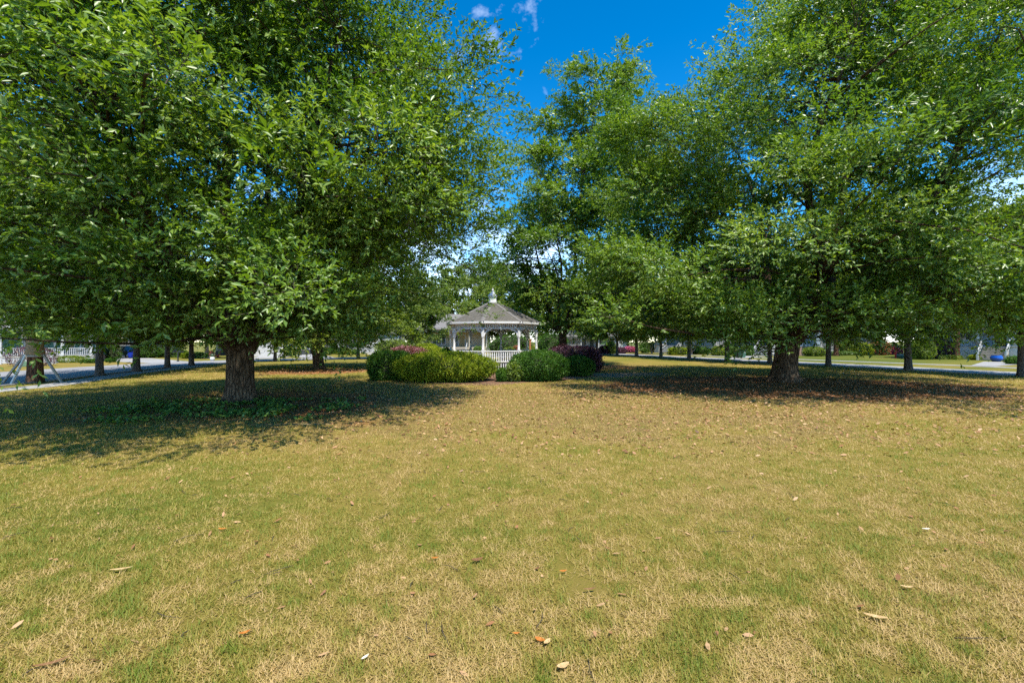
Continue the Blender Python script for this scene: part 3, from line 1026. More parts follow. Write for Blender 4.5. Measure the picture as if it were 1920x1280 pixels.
# the big tree on the left
build_tree('park_tree', LT, 'largest spreading tree standing in a patch of green ivy on the left', seed=11, trunk_r=0.49, trunk_top=0.48, fork=2.45, lean=(-0.05, 0.0),
           shift=((0, 0, 0), (4, 0.0, -0.6), (12, 0.2, -1.0), (21, -0.2, -1.0)),
           profile=((3.0, 6.6), (4.2, 8.7), (6.5, 9.6), (9.0, 9.2), (12.5, 7.9), (16, 5.8), (18.6, 3.4), (20.4, 0.6)),
           n_clump=520, clump_r=1.75, sprays=68, nl=11, leaf=(0.178, 0.069), wind=(-0.42, 0.0, 0.12), droop=0.06,
           inner=0.30, gaps=((9.4, -4.0, 3.4, 3.3), (9.8, 1.0, 3.6, 3.4), (7.6, -6.5, 2.8, 2.2)), extra=[(8.0 + 1.9 * math.sin(k * 1.7) * 0.6, -4.5 + 7.5 * ((k * 0.618) % 1), 6.2 + 4.6 * ((k * 0.377) % 1)) for k in range(22)], limbs=7,
           limb_paths=[[(-0.25, 0, 1.9), (-1.0, -0.1, 2.65), (-2.6, -0.6, 3.45), (-5.0, -1.2, 4.6)],
                       [(0.30, 0, 2.0), (0.75, 0.1, 3.1), (1.2, 0.2, 5.2), (2.6, 0.5, 9.0)],
                       [(-0.05, -0.1, 2.2), (-0.1, -0.3, 3.4), (-0.4, -0.4, 6.0), (-0.9, -0.2, 12.0)]],
           thin_back=0.62, rough=0.19, flare=1.45)
# the big tree on the right
build_tree('park_tree', RT, 'big spreading tree over brown leaf litter on the right', seed=23, trunk_r=0.62, trunk_top=0.64, fork=2.9, lean=(0.35, 0.0),
           profile=((3.0, 6.6), (4.3, 9.6), (7.5, 11.2), (11.5, 11.2), (16, 10.2), (20, 7.6), (23.5, 4.4), (25.6, 0.6)), shift=((2, 0.3, 0), (10, 0.8, 0), (16, 2.6, 0), (20, 5.6, 0), (26, 7.5, 0)),
           n_clump=600, clump_r=2.1, sprays=66, nl=10, leaf=(0.202, 0.081), droop=0.06, inner=0.22, extra=[(-9.6 + 4.2 * ((k * 0.618) % 1), -4.0 + 5.5 * ((k * 0.755) % 1), 10.0 + 7.4 * ((k * 0.377) % 1) * (0.72 + 0.28 * ((k * 0.618) % 1))) for k in range(30)] + [(-11.5 + 6.5 * ((k * 0.618) % 1), -7.5 + 3.5 * ((k * 0.755) % 1), 3.4 + 3.6 * ((k * 0.377) % 1)) for k in range(20)] + [(0.5 + 5.0 * ((k * 0.618) % 1), -7.5 + 3.0 * ((k * 0.755) % 1), 3.6 + 3.4 * ((k * 0.377) % 1)) for k in range(14)], wind=(-0.10, 0.0, 0.10), limbs=8,
           limb_paths=[[(-0.2, 0, 2.3), (-0.6, -0.2, 3.4), (-1.5, -0.5, 6.0), (-4.5, -1.0, 10.5)],
                       [(0.75, 0, 2.4), (1.6, -0.1, 3.5), (3.4, -0.4, 5.6), (6.6, -0.8, 9.0)]],
           thin_back=0.72, rough=0.22, flare=1.5, light_bias=0.02)
# the park tree behind the gazebo
build_tree('park_tree', BT, 'tall dense tree behind the purple hedge, right of the gazebo', seed=37, trunk_r=0.42, fork=3.4, profile=((3.2, 3.4), (5.5, 6.0), (10, 7.8), (16, 8.4), (21, 7.6), (25, 6.0), (28, 3.4), (29.4, 0.5)),
           shift=((3, 0, 0), (10, 1.2, 0), (16, 2.2, 0), (29, 3.4, 0)), n_clump=330, clump_r=1.95, sprays=30, nl=11, leaf=(0.30, 0.115), limbs=7, rough=0.2, flare=1.3)
# the second tree on the left
build_tree('park_tree', L2, 'smaller low branched tree behind the big left tree', seed=41, trunk_r=0.44, trunk_top=0.46, fork=2.6, lean=(-0.25, 0), profile=((2.1, 4.4), (3.2, 6.6), (6, 7.6), (10, 6.4), (13.5, 3.6), (15.4, 0.5)),
           n_clump=220, clump_r=1.6, sprays=36, nl=11, leaf=(0.26, 0.100), limbs=6, rough=0.16, leafmat='street_leaf', flare=1.25)

# street trees: three builds, copied down both rows
STREET = []
def street_source(loc, label, seed, prof, tr, group, n=120):
    return build_tree('street_tree', loc, label, group=group, seed=seed, trunk_r=tr, trunk_top=tr * 0.72, fork=2.9, profile=prof, n_clump=n, clump_r=1.25, sprays=30, nl=11,
                      leaf=(0.27, 0.105), limbs=6, rough=0.2, leafmat='street_leaf', bark='street_bark', limb_bark='street_bark', flare=1.35)
LEFT_ROW = 'street trees along the left sidewalk'
RIGHT_ROW = 'street trees along the right lane'
pA = ((3.1, 1.8), (4.2, 3.0), (6.5, 3.6), (9.5, 3.2), (12, 2.0), (13.2, 0.3))
pB = ((2.9, 2.0), (3.9, 3.2), (5.8, 3.8), (8.5, 3.4), (10.8, 2.2), (12.0, 0.3))
pC = ((3.2, 1.8), (4.5, 3.2), (7.0, 3.8), (10, 3.2), (12.6, 1.8), (14, 0.3))
sA = street_source(g(187, 705), 'street tree with the thickest bare trunk in the left row, second from the left', 51, pA, 0.25, LEFT_ROW)
sB = street_source(g(1703, 694), 'leaning street tree on the lane edge in front of the red flowering shrub', 52, pB, 0.29, RIGHT_ROW)
sC = street_source(g(1553, 686), 'street tree just right of the big right trunk, backed by a second trunk', 53, pC, 0.26, RIGHT_ROW)
left_spots = [(256, 697, sB, 'street tree in the left row in front of the blue bin', 0.92), (314, 690.5, sC, 'street tree in the left row just left of the black mailbox', 0.9),
              (359, 686, sB, 'street tree in the left row just right of the black mailbox', 0.86), (516, 677, sA, 'pale trunked tree right of the big left trunk, before the white driveway', 0.85),
              (672, 673, sC, 'thin tree in front of the white garage door at left of the hedge', 0.9)]
right_spots = [(1916, 706, sA, 'rightmost street tree, half out of the picture beside the tan steps', 1.05), (1443, 681, sA, 'street tree whose trunk shows just left of the big right trunk', 1.0),
               (1363, 677, sB, 'street tree in the right row just left of the green bin', 0.98), (1292, 673, sC, 'street tree in the right row right of the yellow clipped shrub', 1.0),
               (1239, 670, sA, 'street tree in the right row beside the distant white steps', 1.0), (1193.5, 668.2, sB, 'dark crowned street tree in the right row right of the pink azalea', 1.0),
               (1157, 666.6, sC, 'street tree in the right row left of the pink azalea', 1.0), (1119, 664.6, sA, 'farthest visible street tree of the right row, over the purple hedge', 1.0)]
for k, (px, py, src, lab, sc) in enumerate(left_spots + right_spots):
    o = copy_tree(src)
    x, y = g(px, py)
    o.location = (x, y, 0)
    o.rotation_euler = (0, 0, 1.7 * k + 0.6)
    o.scale = (sc, sc, sc * (1 + 0.06 * math.sin(k * 2.1)))
    o['label'] = lab
    o['group'] = LEFT_ROW if k < len(left_spots) else RIGHT_ROW
sB.rotation_euler = (0, math.radians(-3.5), 0.4)

# the newly staked tree at the left edge
x, y = g(66, 717)
st = build_tree('staked_tree', (x, y), 'newly staked street tree with burlap wrapped trunk at far left', seed=61, trunk_r=0.37, trunk_top=0.30, fork=3.6, profile=((3.4, 2.0), (4.6, 4.0), (7.5, 5.0), (11, 4.4), (14, 2.6), (15.5, 0.4)),
                n_clump=140, clump_r=1.35, sprays=32, nl=11, leaf=(0.25, 0.095), limbs=6, rough=0.2, leafmat='oak_leaf', bark='pine_bark', flare=1.15)
mb = MB()
mb.lathe((0, 0, 1.55), [(0.37, 0), (0.43, 0.08), (0.43, 0.25), (0.385, 0.45), (0.365, 0.9), (0.35, 1.0)], 20)
mb.build('wrap', M['burlap'], st)
for (bx, by, mt) in ((-1.55, -0.35, 'timber'), (-0.15, -1.15, 'timber_pale'), (1.45, 0.15, 'timber')):
    MB().bar((bx, by, -0.05), (bx * 0.30, by * 0.40, 1.62), 0.10, 0.10).build('stake', M[mt], st)
MB().lathe((0, 0, 1.50), [(0.44, 0), (0.455, 0.03), (0.455, 0.09), (0.44, 0.12)], 20).build('strap', M['timber'], st)

# trees behind the houses
def far_source(name, loc, label, seed, prof, lm, bk='limb_bark', tr=0.35, n=130, cr=2.0, leaf=(0.48, 0.22), fork=3.5, inner=0.3):
    return build_tree(name, loc, label, group='trees behind the houses', seed=seed, trunk_r=tr, fork=fork, profile=prof, n_clump=n, clump_r=cr, sprays=20, nl=10,
                      leaf=leaf, limbs=6, rough=0.25, leafmat=lm, bark=bk, limb_bark=bk, flare=1.2, inner=inner, spray_len=(0.9, 1.6))
fA = far_source('broadleaf_tree', (-14.5, 112), 'bright yellow green broadleaf tree behind the tan house, left of the gazebo roof', 71, ((3, 4), (6, 6.5), (10, 7.4), (15, 5.8), (18.5, 2.8), (20, 0.4)), 'pale_leaf')
fB = far_source('pine_tree', (-8.0, 128), 'tall thin pine rising behind the tan house roof', 72, ((12, 1.6), (15, 3.4), (19, 3.8), (23, 2.6), (26, 0.4)), 'pine_leaf', 'pine_bark', 0.30, 60, 1.5, (0.42, 0.09), 12.0, 0.5)
fC = far_source('broadleaf_tree', (-24, 118), 'dark rounded tree behind the roof left of the tan house', 73, ((3, 4.5), (6, 7), (11, 7.6), (15, 5.4), (18, 0.5)), 'street_leaf')
far_list = [(fA, -3.5, 110, 1.0, 'bright green tree directly behind the gazebo cupola'), (fC, 6.5, 105, 1.05, 'dark tree behind the gazebo, between its right posts'),
            (fB, -13, 134, 0.95, 'left one of the thin pines above the tan house'), (fB, -3, 140, 1.0, 'pine showing in the sky gap right above the gazebo cupola'),
            (fC, -38, 112, 1.1, 'round tree behind the white house left of the second park tree'), (fC, -55, 95, 1.1, 'round tree behind the low white house with dark lattice'),
            (fA, -74, 92, 1.1, 'yellow green tree behind the garage with the dark car'), (fC, -86, 72, 1.2, 'dark tree behind the green porch house'),
            (fC, 17, 122, 1.0, 'dark tree at the far end of the right lane'), (fA, 30, 118, 1.0, 'yellow green tree behind the house with distant white steps'),
            (fC, 46, 104, 1.1, 'dark tree behind the white house with steps'), (fC, 62, 96, 1.1, 'dark tree behind the blue house with tall porch'),
            (fA, 78, 84, 1.15, 'yellow green tree behind the cream house'), (fC, 90, 66, 1.2, 'dark tree behind the porch house at far right'),
            (fC, -66, 62, 0.62, 'small dark tree between the porch house and the garage'), (fA, -16.0, 76, 0.70, 'bright leafy tree in front of the left end of the tan house'), (fA, -48.0, 79, 0.60, 'small bushy tree right of the garage with dark car')]
for k, (src, x, y, sc, lab) in enumerate(far_list):
    o = copy_tree(src)
    o.location = (x, y, 0)
    o.rotation_euler = (0, 0, 2.1 * k + 0.8)
    o.scale = (sc, sc, sc)
    o['label'] = lab

# ----------------------------------------------------------------------------------------------
# shrubs
# ----------------------------------------------------------------------------------------------
def build_shrub(name, loc, size, label, cat='shrub', group=None, seed=1, mat='hedge_leaf', n=9000, leaf=(0.085, 0.048), p=2.0, lump=0.10, stems=False, rz=0.0, flower=None, core=0.86, shoots=0.0):
    """a clipped or rounded shrub: leaves in several layers round a dark solid filler core"""
    rng = np.random.default_rng(seed)
    rx, ry, h = size
    root = thing(name, (loc[0], loc[1], 0), label, cat, rz, group)
    def surf(u, v, k):
        """u azimuth, v elevation -1..1, superellipsoid of half height h/2 sitting a bit into the ground"""
        ce, se = np.cos(v), np.sin(v)
        f = lambda a, e: np.sign(a) * np.abs(a) ** e
        e1 = 2.0 / p
        w = 1 + lump * (np.sin(5 * u + 2.2 * v + seed) * 0.4 + np.sin(9 * u - 5 * v + seed * 2) * 0.35 + np.sin(14 * u + 11 * v) * 0.25)
        r = k * w
        return np.stack([rx * r * f(ce, e1) * f(np.cos(u), e1), ry * r * f(ce, e1) * f(np.sin(u), e1), h * 0.46 + h * 0.54 * r * f(se, e1)], -1)
    d = rng.normal(0, 1, (n, 3))
    d /= np.linalg.norm(d, axis=1, keepdims=True)
    u, v = np.arctan2(d[:, 1], d[:, 0]), np.arcsin(d[:, 2])
    k = 1 - 0.16 * rng.random(n) ** 1.6 + shoots * (rng.random(n) ** 6)
    P = surf(u, v, k)
    e = 0.02
    nn = nrm(np.cross(surf(u + e, v, 1.0) - surf(u - e, v, 1.0), surf(u, v + e, 1.0) - surf(u, v - e, 1.0)) + 1e-6)
    D = nrm(nn * 0.55 + rng.normal(0, 0.55, (n, 3)) + np.array([0, 0, 0.35]))
    N = nrm(nn * 0.7 + rng.normal(0, 0.45, (n, 3)) + np.array([0, 0, 0.5]))
    okz = P[:, 2] > 0.03
    P, D, N = P[okz], D[okz], N[okz]
    m_ = len(P)
    vv, tt, kk = leaf_mesh_data(P, D, N, leaf[0] * rng.uniform(0.7, 1.3, m_), leaf[1] * rng.uniform(0.7, 1.25, m_))
    patchy = fbm(P[:, 0] + P[:, 2] * 0.7 + 40, P[:, 1] - P[:, 2] * 0.6 + 40, 0.5, seed, 3) - 0.5
    q = np.clip(0.45 + patchy * 0.8 + rng.normal(0, 0.16, m_), 0, 1)
    if flower is not None:
        fl = (rng.random(m_) < flower) & (patchy > -0.25)
        q = np.where(fl, rng.uniform(0.75, 1.0, m_), np.clip(q * 0.55, 0, 0.4))
    link('foliage', np_mesh('foliage', vv, tt, M[mat], np.repeat(q, kk)), root, kind='stuff')
    if core > 0:  # added solid, coloured dark as the shade behind the leaves
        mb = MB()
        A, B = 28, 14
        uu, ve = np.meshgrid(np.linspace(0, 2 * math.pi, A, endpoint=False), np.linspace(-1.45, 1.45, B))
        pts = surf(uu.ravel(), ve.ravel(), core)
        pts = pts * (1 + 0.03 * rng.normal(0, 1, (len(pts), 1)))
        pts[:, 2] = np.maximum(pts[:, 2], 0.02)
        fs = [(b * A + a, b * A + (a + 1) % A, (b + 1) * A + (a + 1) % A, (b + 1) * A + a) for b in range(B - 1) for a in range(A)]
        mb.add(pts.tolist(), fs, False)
        mb.build('dark_core', M['core_dark'], root)
    if stems:
        mb = MB()
        for s in range(9):
            a = rng.random() * 6.28
            r = rng.random() * 0.25
            mb.tube([(r * rx * math.cos(a), r * ry * math.sin(a), -0.05), (rx * 0.45 * math.cos(a), ry * 0.45 * math.sin(a), h * 0.4), (rx * 0.8 * math.cos(a), ry * 0.8 * math.sin(a), h * 0.8)], [0.05, 0.035, 0.015], 6)
        mb.build('stem', M['pale_bark'], root)
    return root

def shrub_px(name, px0, px1, base, top, label, depth=1.0, **kw):
    """shrub spanning pixels px0..px1, its foot at row base, its top at row top"""
    d = FPX * EYE / (base - 640.0)
    rx = (px1 - px0) / FPX * d / 2
    ry = rx * depth
    dc = d + ry * 0.85
    rx = (px1 - px0) / FPX * dc / 2
    h = gz(top, dc) * 0.95
    return build_shrub(name, (gx((px0 + px1) / 2, dc), dc), (rx, ry, h), label, **kw)

GSH = 'shrubs round the gazebo'
shrub_px('box_hedge', 695, 772, 714, 656.5, 'dark green clipped hedge at the left end of the gazebo bed', 1.1, seed=101, mat='hedge_leaf', n=15000, leaf=(0.11, 0.065), p=3.0, lump=0.09, shoots=0.08, group=GSH)
shrub_px('mounded_shrub', 744, 927, 718, 658, 'wide yellow green mounded shrub in front of the gazebo', 0.75, seed=102, mat='lime_leaf', n=32000, leaf=(0.12, 0.050), p=2.1, lump=0.10, group=GSH, shoots=0.14)
shrub_px('rounded_shrub', 957, 1062, 716, 655, 'larger dark green rounded shrub right of the gazebo railing', 0.9, seed=103, mat='hedge_leaf', n=19000, leaf=(0.11, 0.055), p=2.15, lump=0.10, group=GSH, shoots=0.10)
shrub_px('rounded_shrub', 1050, 1113, 706, 667, 'smaller dark green rounded shrub in front of the purple hedge', 0.9, seed=104, mat='hedge_leaf', n=12000, leaf=(0.11, 0.055), p=2.15, lump=0.10, group=GSH, shoots=0.10)
shrub_px('purple_hedge', 1026, 1126, 698, 647.5, 'dark purple leaved hedge right of the gazebo', 0.8, seed=105, mat='purple_leaf', n=15000, leaf=(0.13, 0.075), p=2.6, lump=0.12, group=GSH, shoots=0.14)
shrub_px('purple_shrub', 728, 800, 702, 648.5, 'reddish purple shrub behind the dark green clipped hedge', 0.8, seed=106, mat='ruddy_leaf', n=12000, leaf=(0.12, 0.065), p=2.6, lump=0.12, group=GSH, shoots=0.12)
shrub_px('low_hedge', 770, 834, 690, 647.5, 'yellow green low hedge left of the gazebo posts', 0.7, seed=107, mat='lime_leaf', n=9000, leaf=(0.13, 0.07), p=3.0, lump=0.06, group=GSH)
shrub_px('low_hedge', 776, 824, 682, 642.5, 'yellow green hedge farther back behind the low hedge', 0.7, seed=108, mat='lime_leaf', n=7000, leaf=(0.14, 0.08), p=3.0, lump=0.06, group=GSH)
shrub_px('small_shrub', 931, 950, 716, 690, 'tiny dark green shrub at the foot of the gazebo railing', 0.9, seed=109, mat='hedge_leaf', n=1800, leaf=(0.12, 0.06), lump=0.15, group=GSH, core=0.7)
shrub_px('small_shrub', 950, 979, 716, 680, 'small shrub with yellowish new leaves before the dark rounded shrub', 0.9, seed=110, mat='pale_leaf', n=1600, leaf=(0.16, 0.085), lump=0.25, group=GSH, core=0.6, shoots=0.3)
shrub_px('dark_shrub', 826, 846, 690, 649, 'dark shrub against the left posts of the gazebo', 0.9, seed=111, mat='hedge_leaf', n=3000, leaf=(0.13, 0.07), group=GSH)

# ----------------------------------------------------------------------------------------------
# the gazebo
# ----------------------------------------------------------------------------------------------
def build_gazebo():
    R, RR = 3.92, 4.30
    ZF, ZB, ZFR, ZE, ZA = 0.66, 3.42, 3.80, 3.98, 5.98
    root = thing('gazebo', (GZ[0], GZ[1], 0), 'white octagonal wooden gazebo with grey shingle roof and cupola', 'gazebo')
    phi0 = math.radians(-90 - 9.4)
    ang = [phi0 + k * math.pi / 4 for k in range(8)]
    pt = lambda a, r, z=0.0: (r * math.cos(a), r * math.sin(a), z)
    W = M['gazebo_paint']
    # deck
    MB().prism([pt(a, R - 0.03)[:2] for a in ang], 'z', ZF - 0.10, ZF).build('deck', M['deck_board'], root)
    post = MB()
    post.cbox((0, 0, 0.50), (0.24, 0.24, 1.04), 0.015)
    post.lathe((0, 0, 1.02), [(0.10, 0), (0.125, 0.04), (0.10, 0.10), (0.092, 0.5), (0.085, 0.95), (0.10, 1.05), (0.12, 1.09), (0.10, 1.13)], 14)
    post.cbox((0, 0, 2.46), (0.22, 0.22, 0.66), 0.012)
    pm = post.mesh('post', W)
    br = MB()
    prev = None
    N = 8
    arc_o = [(0.10 + 0.56 * (1 - math.cos(t * math.pi / 2 / N)), 2.02 + 0.64 * math.sin(t * math.pi / 2 / N)) for t in range(N + 1)]
    arc_i = [(0.10 + 0.56 * (1 - math.cos(t * math.pi / 2 / N)) - 0.10 * math.cos(t * math.pi / 2 / N), 2.02 + 0.64 * math.sin(t * math.pi / 2 / N) + 0.10) for t in range(N + 1)]
    for t in range(N):
        br.prism([arc_o[t], arc_o[t + 1], arc_i[t + 1], arc_i[t]], 'y', -0.04, 0.04)
    bm_ = br.mesh('bracket', W)
    for k, a in enumerate(ang):
        p = link('post', pm, root, pt(a, R, ZF), (0, 0, a))
        for s in (1, -1):
            link('bracket', bm_, root, pt(a, R, ZF), (0, 0, a + s * (math.pi / 2 + math.pi / 8)))
    chord = 2 * R * math.sin(math.pi / 8)
    ln = chord - 0.24
    rail_t = MB().cbox((0, 0, 0), (ln, 0.13, 0.07), 0.012).mesh('top_rail', W)
    rail_b = MB().cbox((0, 0, 0), (ln, 0.08, 0.08), 0.010).mesh('bottom_rail', W)
    bal = MB().cbox((0, 0, 0.40), (0.075, 0.055, 0.80)).mesh('baluster', W)
    beam = MB().cbox((0, 0, 0), (chord + 0.05, 0.14, 0.10), 0.01).mesh('beam', W)
    topb = MB().cbox((0, 0, 0), (chord + 0.06, 0.12, 0.10), 0.01).mesh('top_beam', W)
    sp = MB().cbox((0, 0, 0), (0.105, 0.045, 0.29)).mesh('spindle', W)
    skirt = MB().cbox((0, 0, 0), (0.085, 0.03, 0.56)).mesh('skirt_board', W)
    seat = MB().cbox((0, 0, 0), (chord - 0.75, 0.42, 0.05), 0.01).mesh('bench_seat', W)
    fascia_l = 2 * (RR + 0.02) * math.sin(math.pi / 8)
    fas = MB().cbox((0, 0, 0), (fascia_l, 0.05, 0.17)).mesh('fascia', W)
    for k in range(8):
        am = ang[k] + math.pi / 8
        ap = R * math.cos(math.pi / 8)
        rot = (0, 0, am + math.pi / 2)
        tx, ty = -math.sin(am), math.cos(am)
        at = lambda z, s=0.0, r=ap: (r * math.cos(am) + tx * s, r * math.sin(am) + ty * s, z)
        link('beam', beam, root, at(ZB + 0.05), rot)
        link('top_beam', topb, root, at(ZFR + 0.05), rot)
        nsp = 16
        for i in range(nsp):
            link('spindle', sp, root, at((ZB + 0.10 + ZFR) / 2, -ln / 2 + ln * (i + 0.5) / nsp), rot)
        link('fascia', fas, root, at(ZE - 0.02, 0, (RR + 0.0) * math.cos(math.pi / 8)), rot)
        open_side = (k == 4)
        if not open_side:
            link('top_rail', rail_t, root, at(ZF + 0.93), rot)
            link('bottom_rail', rail_b, root, at(ZF + 0.08), rot)
            nb = 15
            for i in range(nb):
                link('baluster', bal, root, at(ZF + 0.11, -ln / 2 + ln * (i + 0.5) / nb), rot)
            link('bench_seat', seat, root, at(ZF + 0.46, 0, ap - 0.36), rot)
        ns = 15
        for i in range(ns):
            link('skirt_board', skirt, root, at(0.28, -chord / 2 + chord * (i + 0.5) / ns, ap + 0.02), rot)
    # roof: eight panels, each with its courses of shingles
    rng = random.Random(4)
    slope = math.hypot(RR * math.cos(math.pi / 8), ZA - ZE)
    for k in range(8):
        a0, a1 = ang[k], ang[(k + 1) % 8]
        p0, p1 = Vector(pt(a0, RR, ZE + 0.06)), Vector(pt(a1, RR, ZE + 0.06))
        t0, t1 = Vector(pt(a0, 0.34, ZA - 0.10)), Vector(pt(a1, 0.34, ZA - 0.10))
        nor = (p1 - p0).cross(t0 - p0).normalized()
        if nor.z < 0: nor = -nor
        mb = MB()
        q = [p0, p1, t1, t0]
        mb.add([v - nor * 0.05 for v in q] + [v for v in q], [(3, 2, 1, 0), (4, 5, 6, 7), (0, 1, 5, 4), (1, 2, 6, 5), (2, 3, 7, 6), (3, 0, 4, 7)])
        panel = mb.build('roof_panel', M['gazebo_shingle'], root)
        sh = MB()
        rows = 24
        for r in range(rows):
            f0, f1 = r / rows, (r + 1.25) / rows
            f1 = min(f1, 1)
            e0, e1 = p0.lerp(t0, f0), p1.lerp(t1, f0)
            g0, g1 = p0.lerp(t0, f1), p1.lerp(t1, f1)
            width = (e1 - e0).length
            nt = max(2, int(width / 0.27))
            shift_ = rng.random() * 0.5
            for c in range(nt):
                ca, cb = (c + 0.03) / nt, (c + 0.97) / nt
                lift = 0.022 + rng.random() * 0.014
                a_ = e0.lerp(e1, ca) - (t0 - p0).normalized() * rng.uniform(0, 0.012)
                b_ = e0.lerp(e1, cb) - (t0 - p0).normalized() * rng.uniform(0, 0.012)
                c_, d_ = g0.lerp(g1, cb), g0.lerp(g1, ca)
                sh.add([a_ + nor * 0.002, b_ + nor * 0.002, b_ + nor * lift, a_ + nor * lift, c_ + nor * 0.006, d_ + nor * 0.006], [(0, 1, 2, 3), (3, 2, 4, 5), (0, 3, 5), (1, 4, 2)])
        sh.build('shingle_course', M['gazebo_shingle'], panel, kind='stuff')
        # hip cap over the ridge between panels
        hp = MB()
        for r in range(14):
            f0, f1 = r / 14, (r + 1.15) / 14
            a_, b_ = p0.lerp(t0, f0), p0.lerp(t0, min(f1, 1))
            side = Vector((-math.sin(a0), math.cos(a0), 0))
            dn = Vector((0, 0, -0.085))
            hp.add([a_ + side * 0.17 + dn * 0.6 + Vector((0, 0, 0.07)), a_ + Vector((0, 0, 0.072)), a_ - side * 0.17 + dn * 0.6 + Vector((0, 0, 0.07)),
                    b_ + side * 0.17 + dn * 0.6 + Vector((0, 0, 0.045)), b_ + Vector((0, 0, 0.050)), b_ - side * 0.17 + dn * 0.6 + Vector((0, 0, 0.045)),
                    a_ + side * 0.17 + dn, a_ - side * 0.17 + dn], [(0, 1, 4, 3), (1, 2, 5, 4), (6, 0, 3), (7, 5, 2), (6, 7, 2, 1, 0)])
        hp.build('hip_cap', M['roof_grey'], root)
    # cupola
    oct_ = lambda r: [pt(a + math.pi / 8, r)[:2] for a in ang]
    cu = MB().prism(oct_(0.47), 'z', ZA - 0.22, ZA - 0.02).prism(oct_(0.36), 'z', ZA - 0.02, ZA + 0.40).prism(oct_(0.42), 'z', ZA + 0.40, ZA + 0.50)
    cupola = cu.build('cupola', W, root)
    ca = MB()
    ca.lathe((0, 0, ZA + 0.50), [(0.46, 0), (0.40, 0.07), (0.26, 0.22), (0.12, 0.38), (0.05, 0.47)], 8, smooth=False)
    cap = ca.build('cupola_roof', M['metal_cap'], cupola)
    MB().lathe((0, 0, ZA + 0.95), [(0.05, 0), (0.085, 0.05), (0.085, 0.09), (0.03, 0.15), (0.01, 0.28)], 12).build('finial', W, root)
    # steps on the far side
    am = ang[4] + math.pi / 8
    for i in range(3):
        h = ZF - 0.20 * (i + 1)
        r = R * math.cos(math.pi / 8) + 0.17 + 0.30 * i
        o = MB().cbox((0, 0, 0), (1.8, 0.32, h), 0.01).build('step', M['deck_board'], root, (r * math.cos(am), r * math.sin(am), h / 2), (0, 0, am + math.pi / 2))
    return root
build_gazebo()

# ----------------------------------------------------------------------------------------------
# houses: local x along the front, local -y towards the street
# ----------------------------------------------------------------------------------------------
def window(root, x, z, w, h, y=0.0, grid=(2, 2), pane=None):
    t = 0.09
    f = MB()
    f.box(x - w / 2 - t, x - w / 2, y - 0.07, y + 0.02, z - t, z + h + t).box(x + w / 2, x + w / 2 + t, y - 0.07, y + 0.02, z - t, z + h + t)
    f.box(x - w / 2, x + w / 2, y - 0.068, y + 0.02, z - t, z).box(x - w / 2, x + w / 2, y - 0.068, y + 0.02, z + h, z + h + t)
    o = f.build('window', M['white_paint'], root)
    MB().box(x - w / 2 + 0.002, x + w / 2 - 0.002, y - 0.022, y - 0.008, z + 0.002, z + h - 0.002).build('pane', M['glass'], o)
    m = MB()
    for i in range(1, grid[0]):
        xx = x - w / 2 + w * i / grid[0]
        m.box(xx - 0.02, xx + 0.02, y - 0.05, y - 0.024, z + 0.004, z + h - 0.004)
    for j in range(1, grid[1]):
        zz = z + h * j / grid[1]
        m.box(x - w / 2 + 0.004, x + w / 2 - 0.004, y - 0.048, y - 0.0245, zz - 0.025, zz + 0.025)
    if m.v: m.build('muntin', M['white_paint'], o)
    return o

def door(root, x, z, w, h, mat, y=0.0, glazed=True):
    t = 0.11
    fr = MB().box(x - w / 2 - t, x - w / 2, y - 0.08, y + 0.02, z, z + h + t).box(x + w / 2, x + w / 2 + t, y - 0.08, y + 0.02, z, z + h + t).box(x - w / 2, x + w / 2, y - 0.078, y + 0.02, z + h, z + h + t)
    fr.build('door_frame', M['white_paint'], root)
    d = MB().box(x - w / 2 + 0.003, x + w / 2 - 0.003, y - 0.05, y - 0.006, z + 0.004, z + h - 0.003).build('door', M[mat], root)
    if glazed:
        MB().box(x - w * 0.30, x + w * 0.30, y - 0.062, y - 0.052, z + h * 0.30, z + h * 0.92).build('pane', M['glass'], d)
    MB().lathe((x + w * 0.40, y - 0.09, z + h * 0.46), [(0.02, -0.03), (0.035, -0.015), (0.035, 0.015), (0.02, 0.03)], 8).build('handle', M['chrome'], d)
    return d

def railing(root, x0, x1, y, z, h=0.9, axis='x', mat='white_paint', step=0.15):
    r = MB()
    if axis == 'x':
        r.box(x0, x1, y - 0.05, y + 0.05, z + h - 0.06, z + h).box(x0, x1, y - 0.035, y + 0.035, z + 0.08, z + 0.14)
    else:
        r.box(y - 0.05, y + 0.05, x0, x1, z + h - 0.06, z + h).box(y - 0.035, y + 0.035, x0, x1, z + 0.08, z + 0.14)
    o = r.build('railing', M[mat], root)
    b = MB()
    n = max(2, int(abs(x1 - x0) / step))
    for i in range(n):
        c = x0 + (x1 - x0) * (i + 0.5) / n
        if axis == 'x': b.box(c - 0.028, c + 0.028, y - 0.025, y + 0.025, z + 0.14, z + h - 0.06)
        else: b.box(y - 0.025, y + 0.025, c - 0.028, c + 0.028, z + 0.14, z + h - 0.06)
    b.build('baluster_infill', M[mat], o, kind='stuff')
    return o

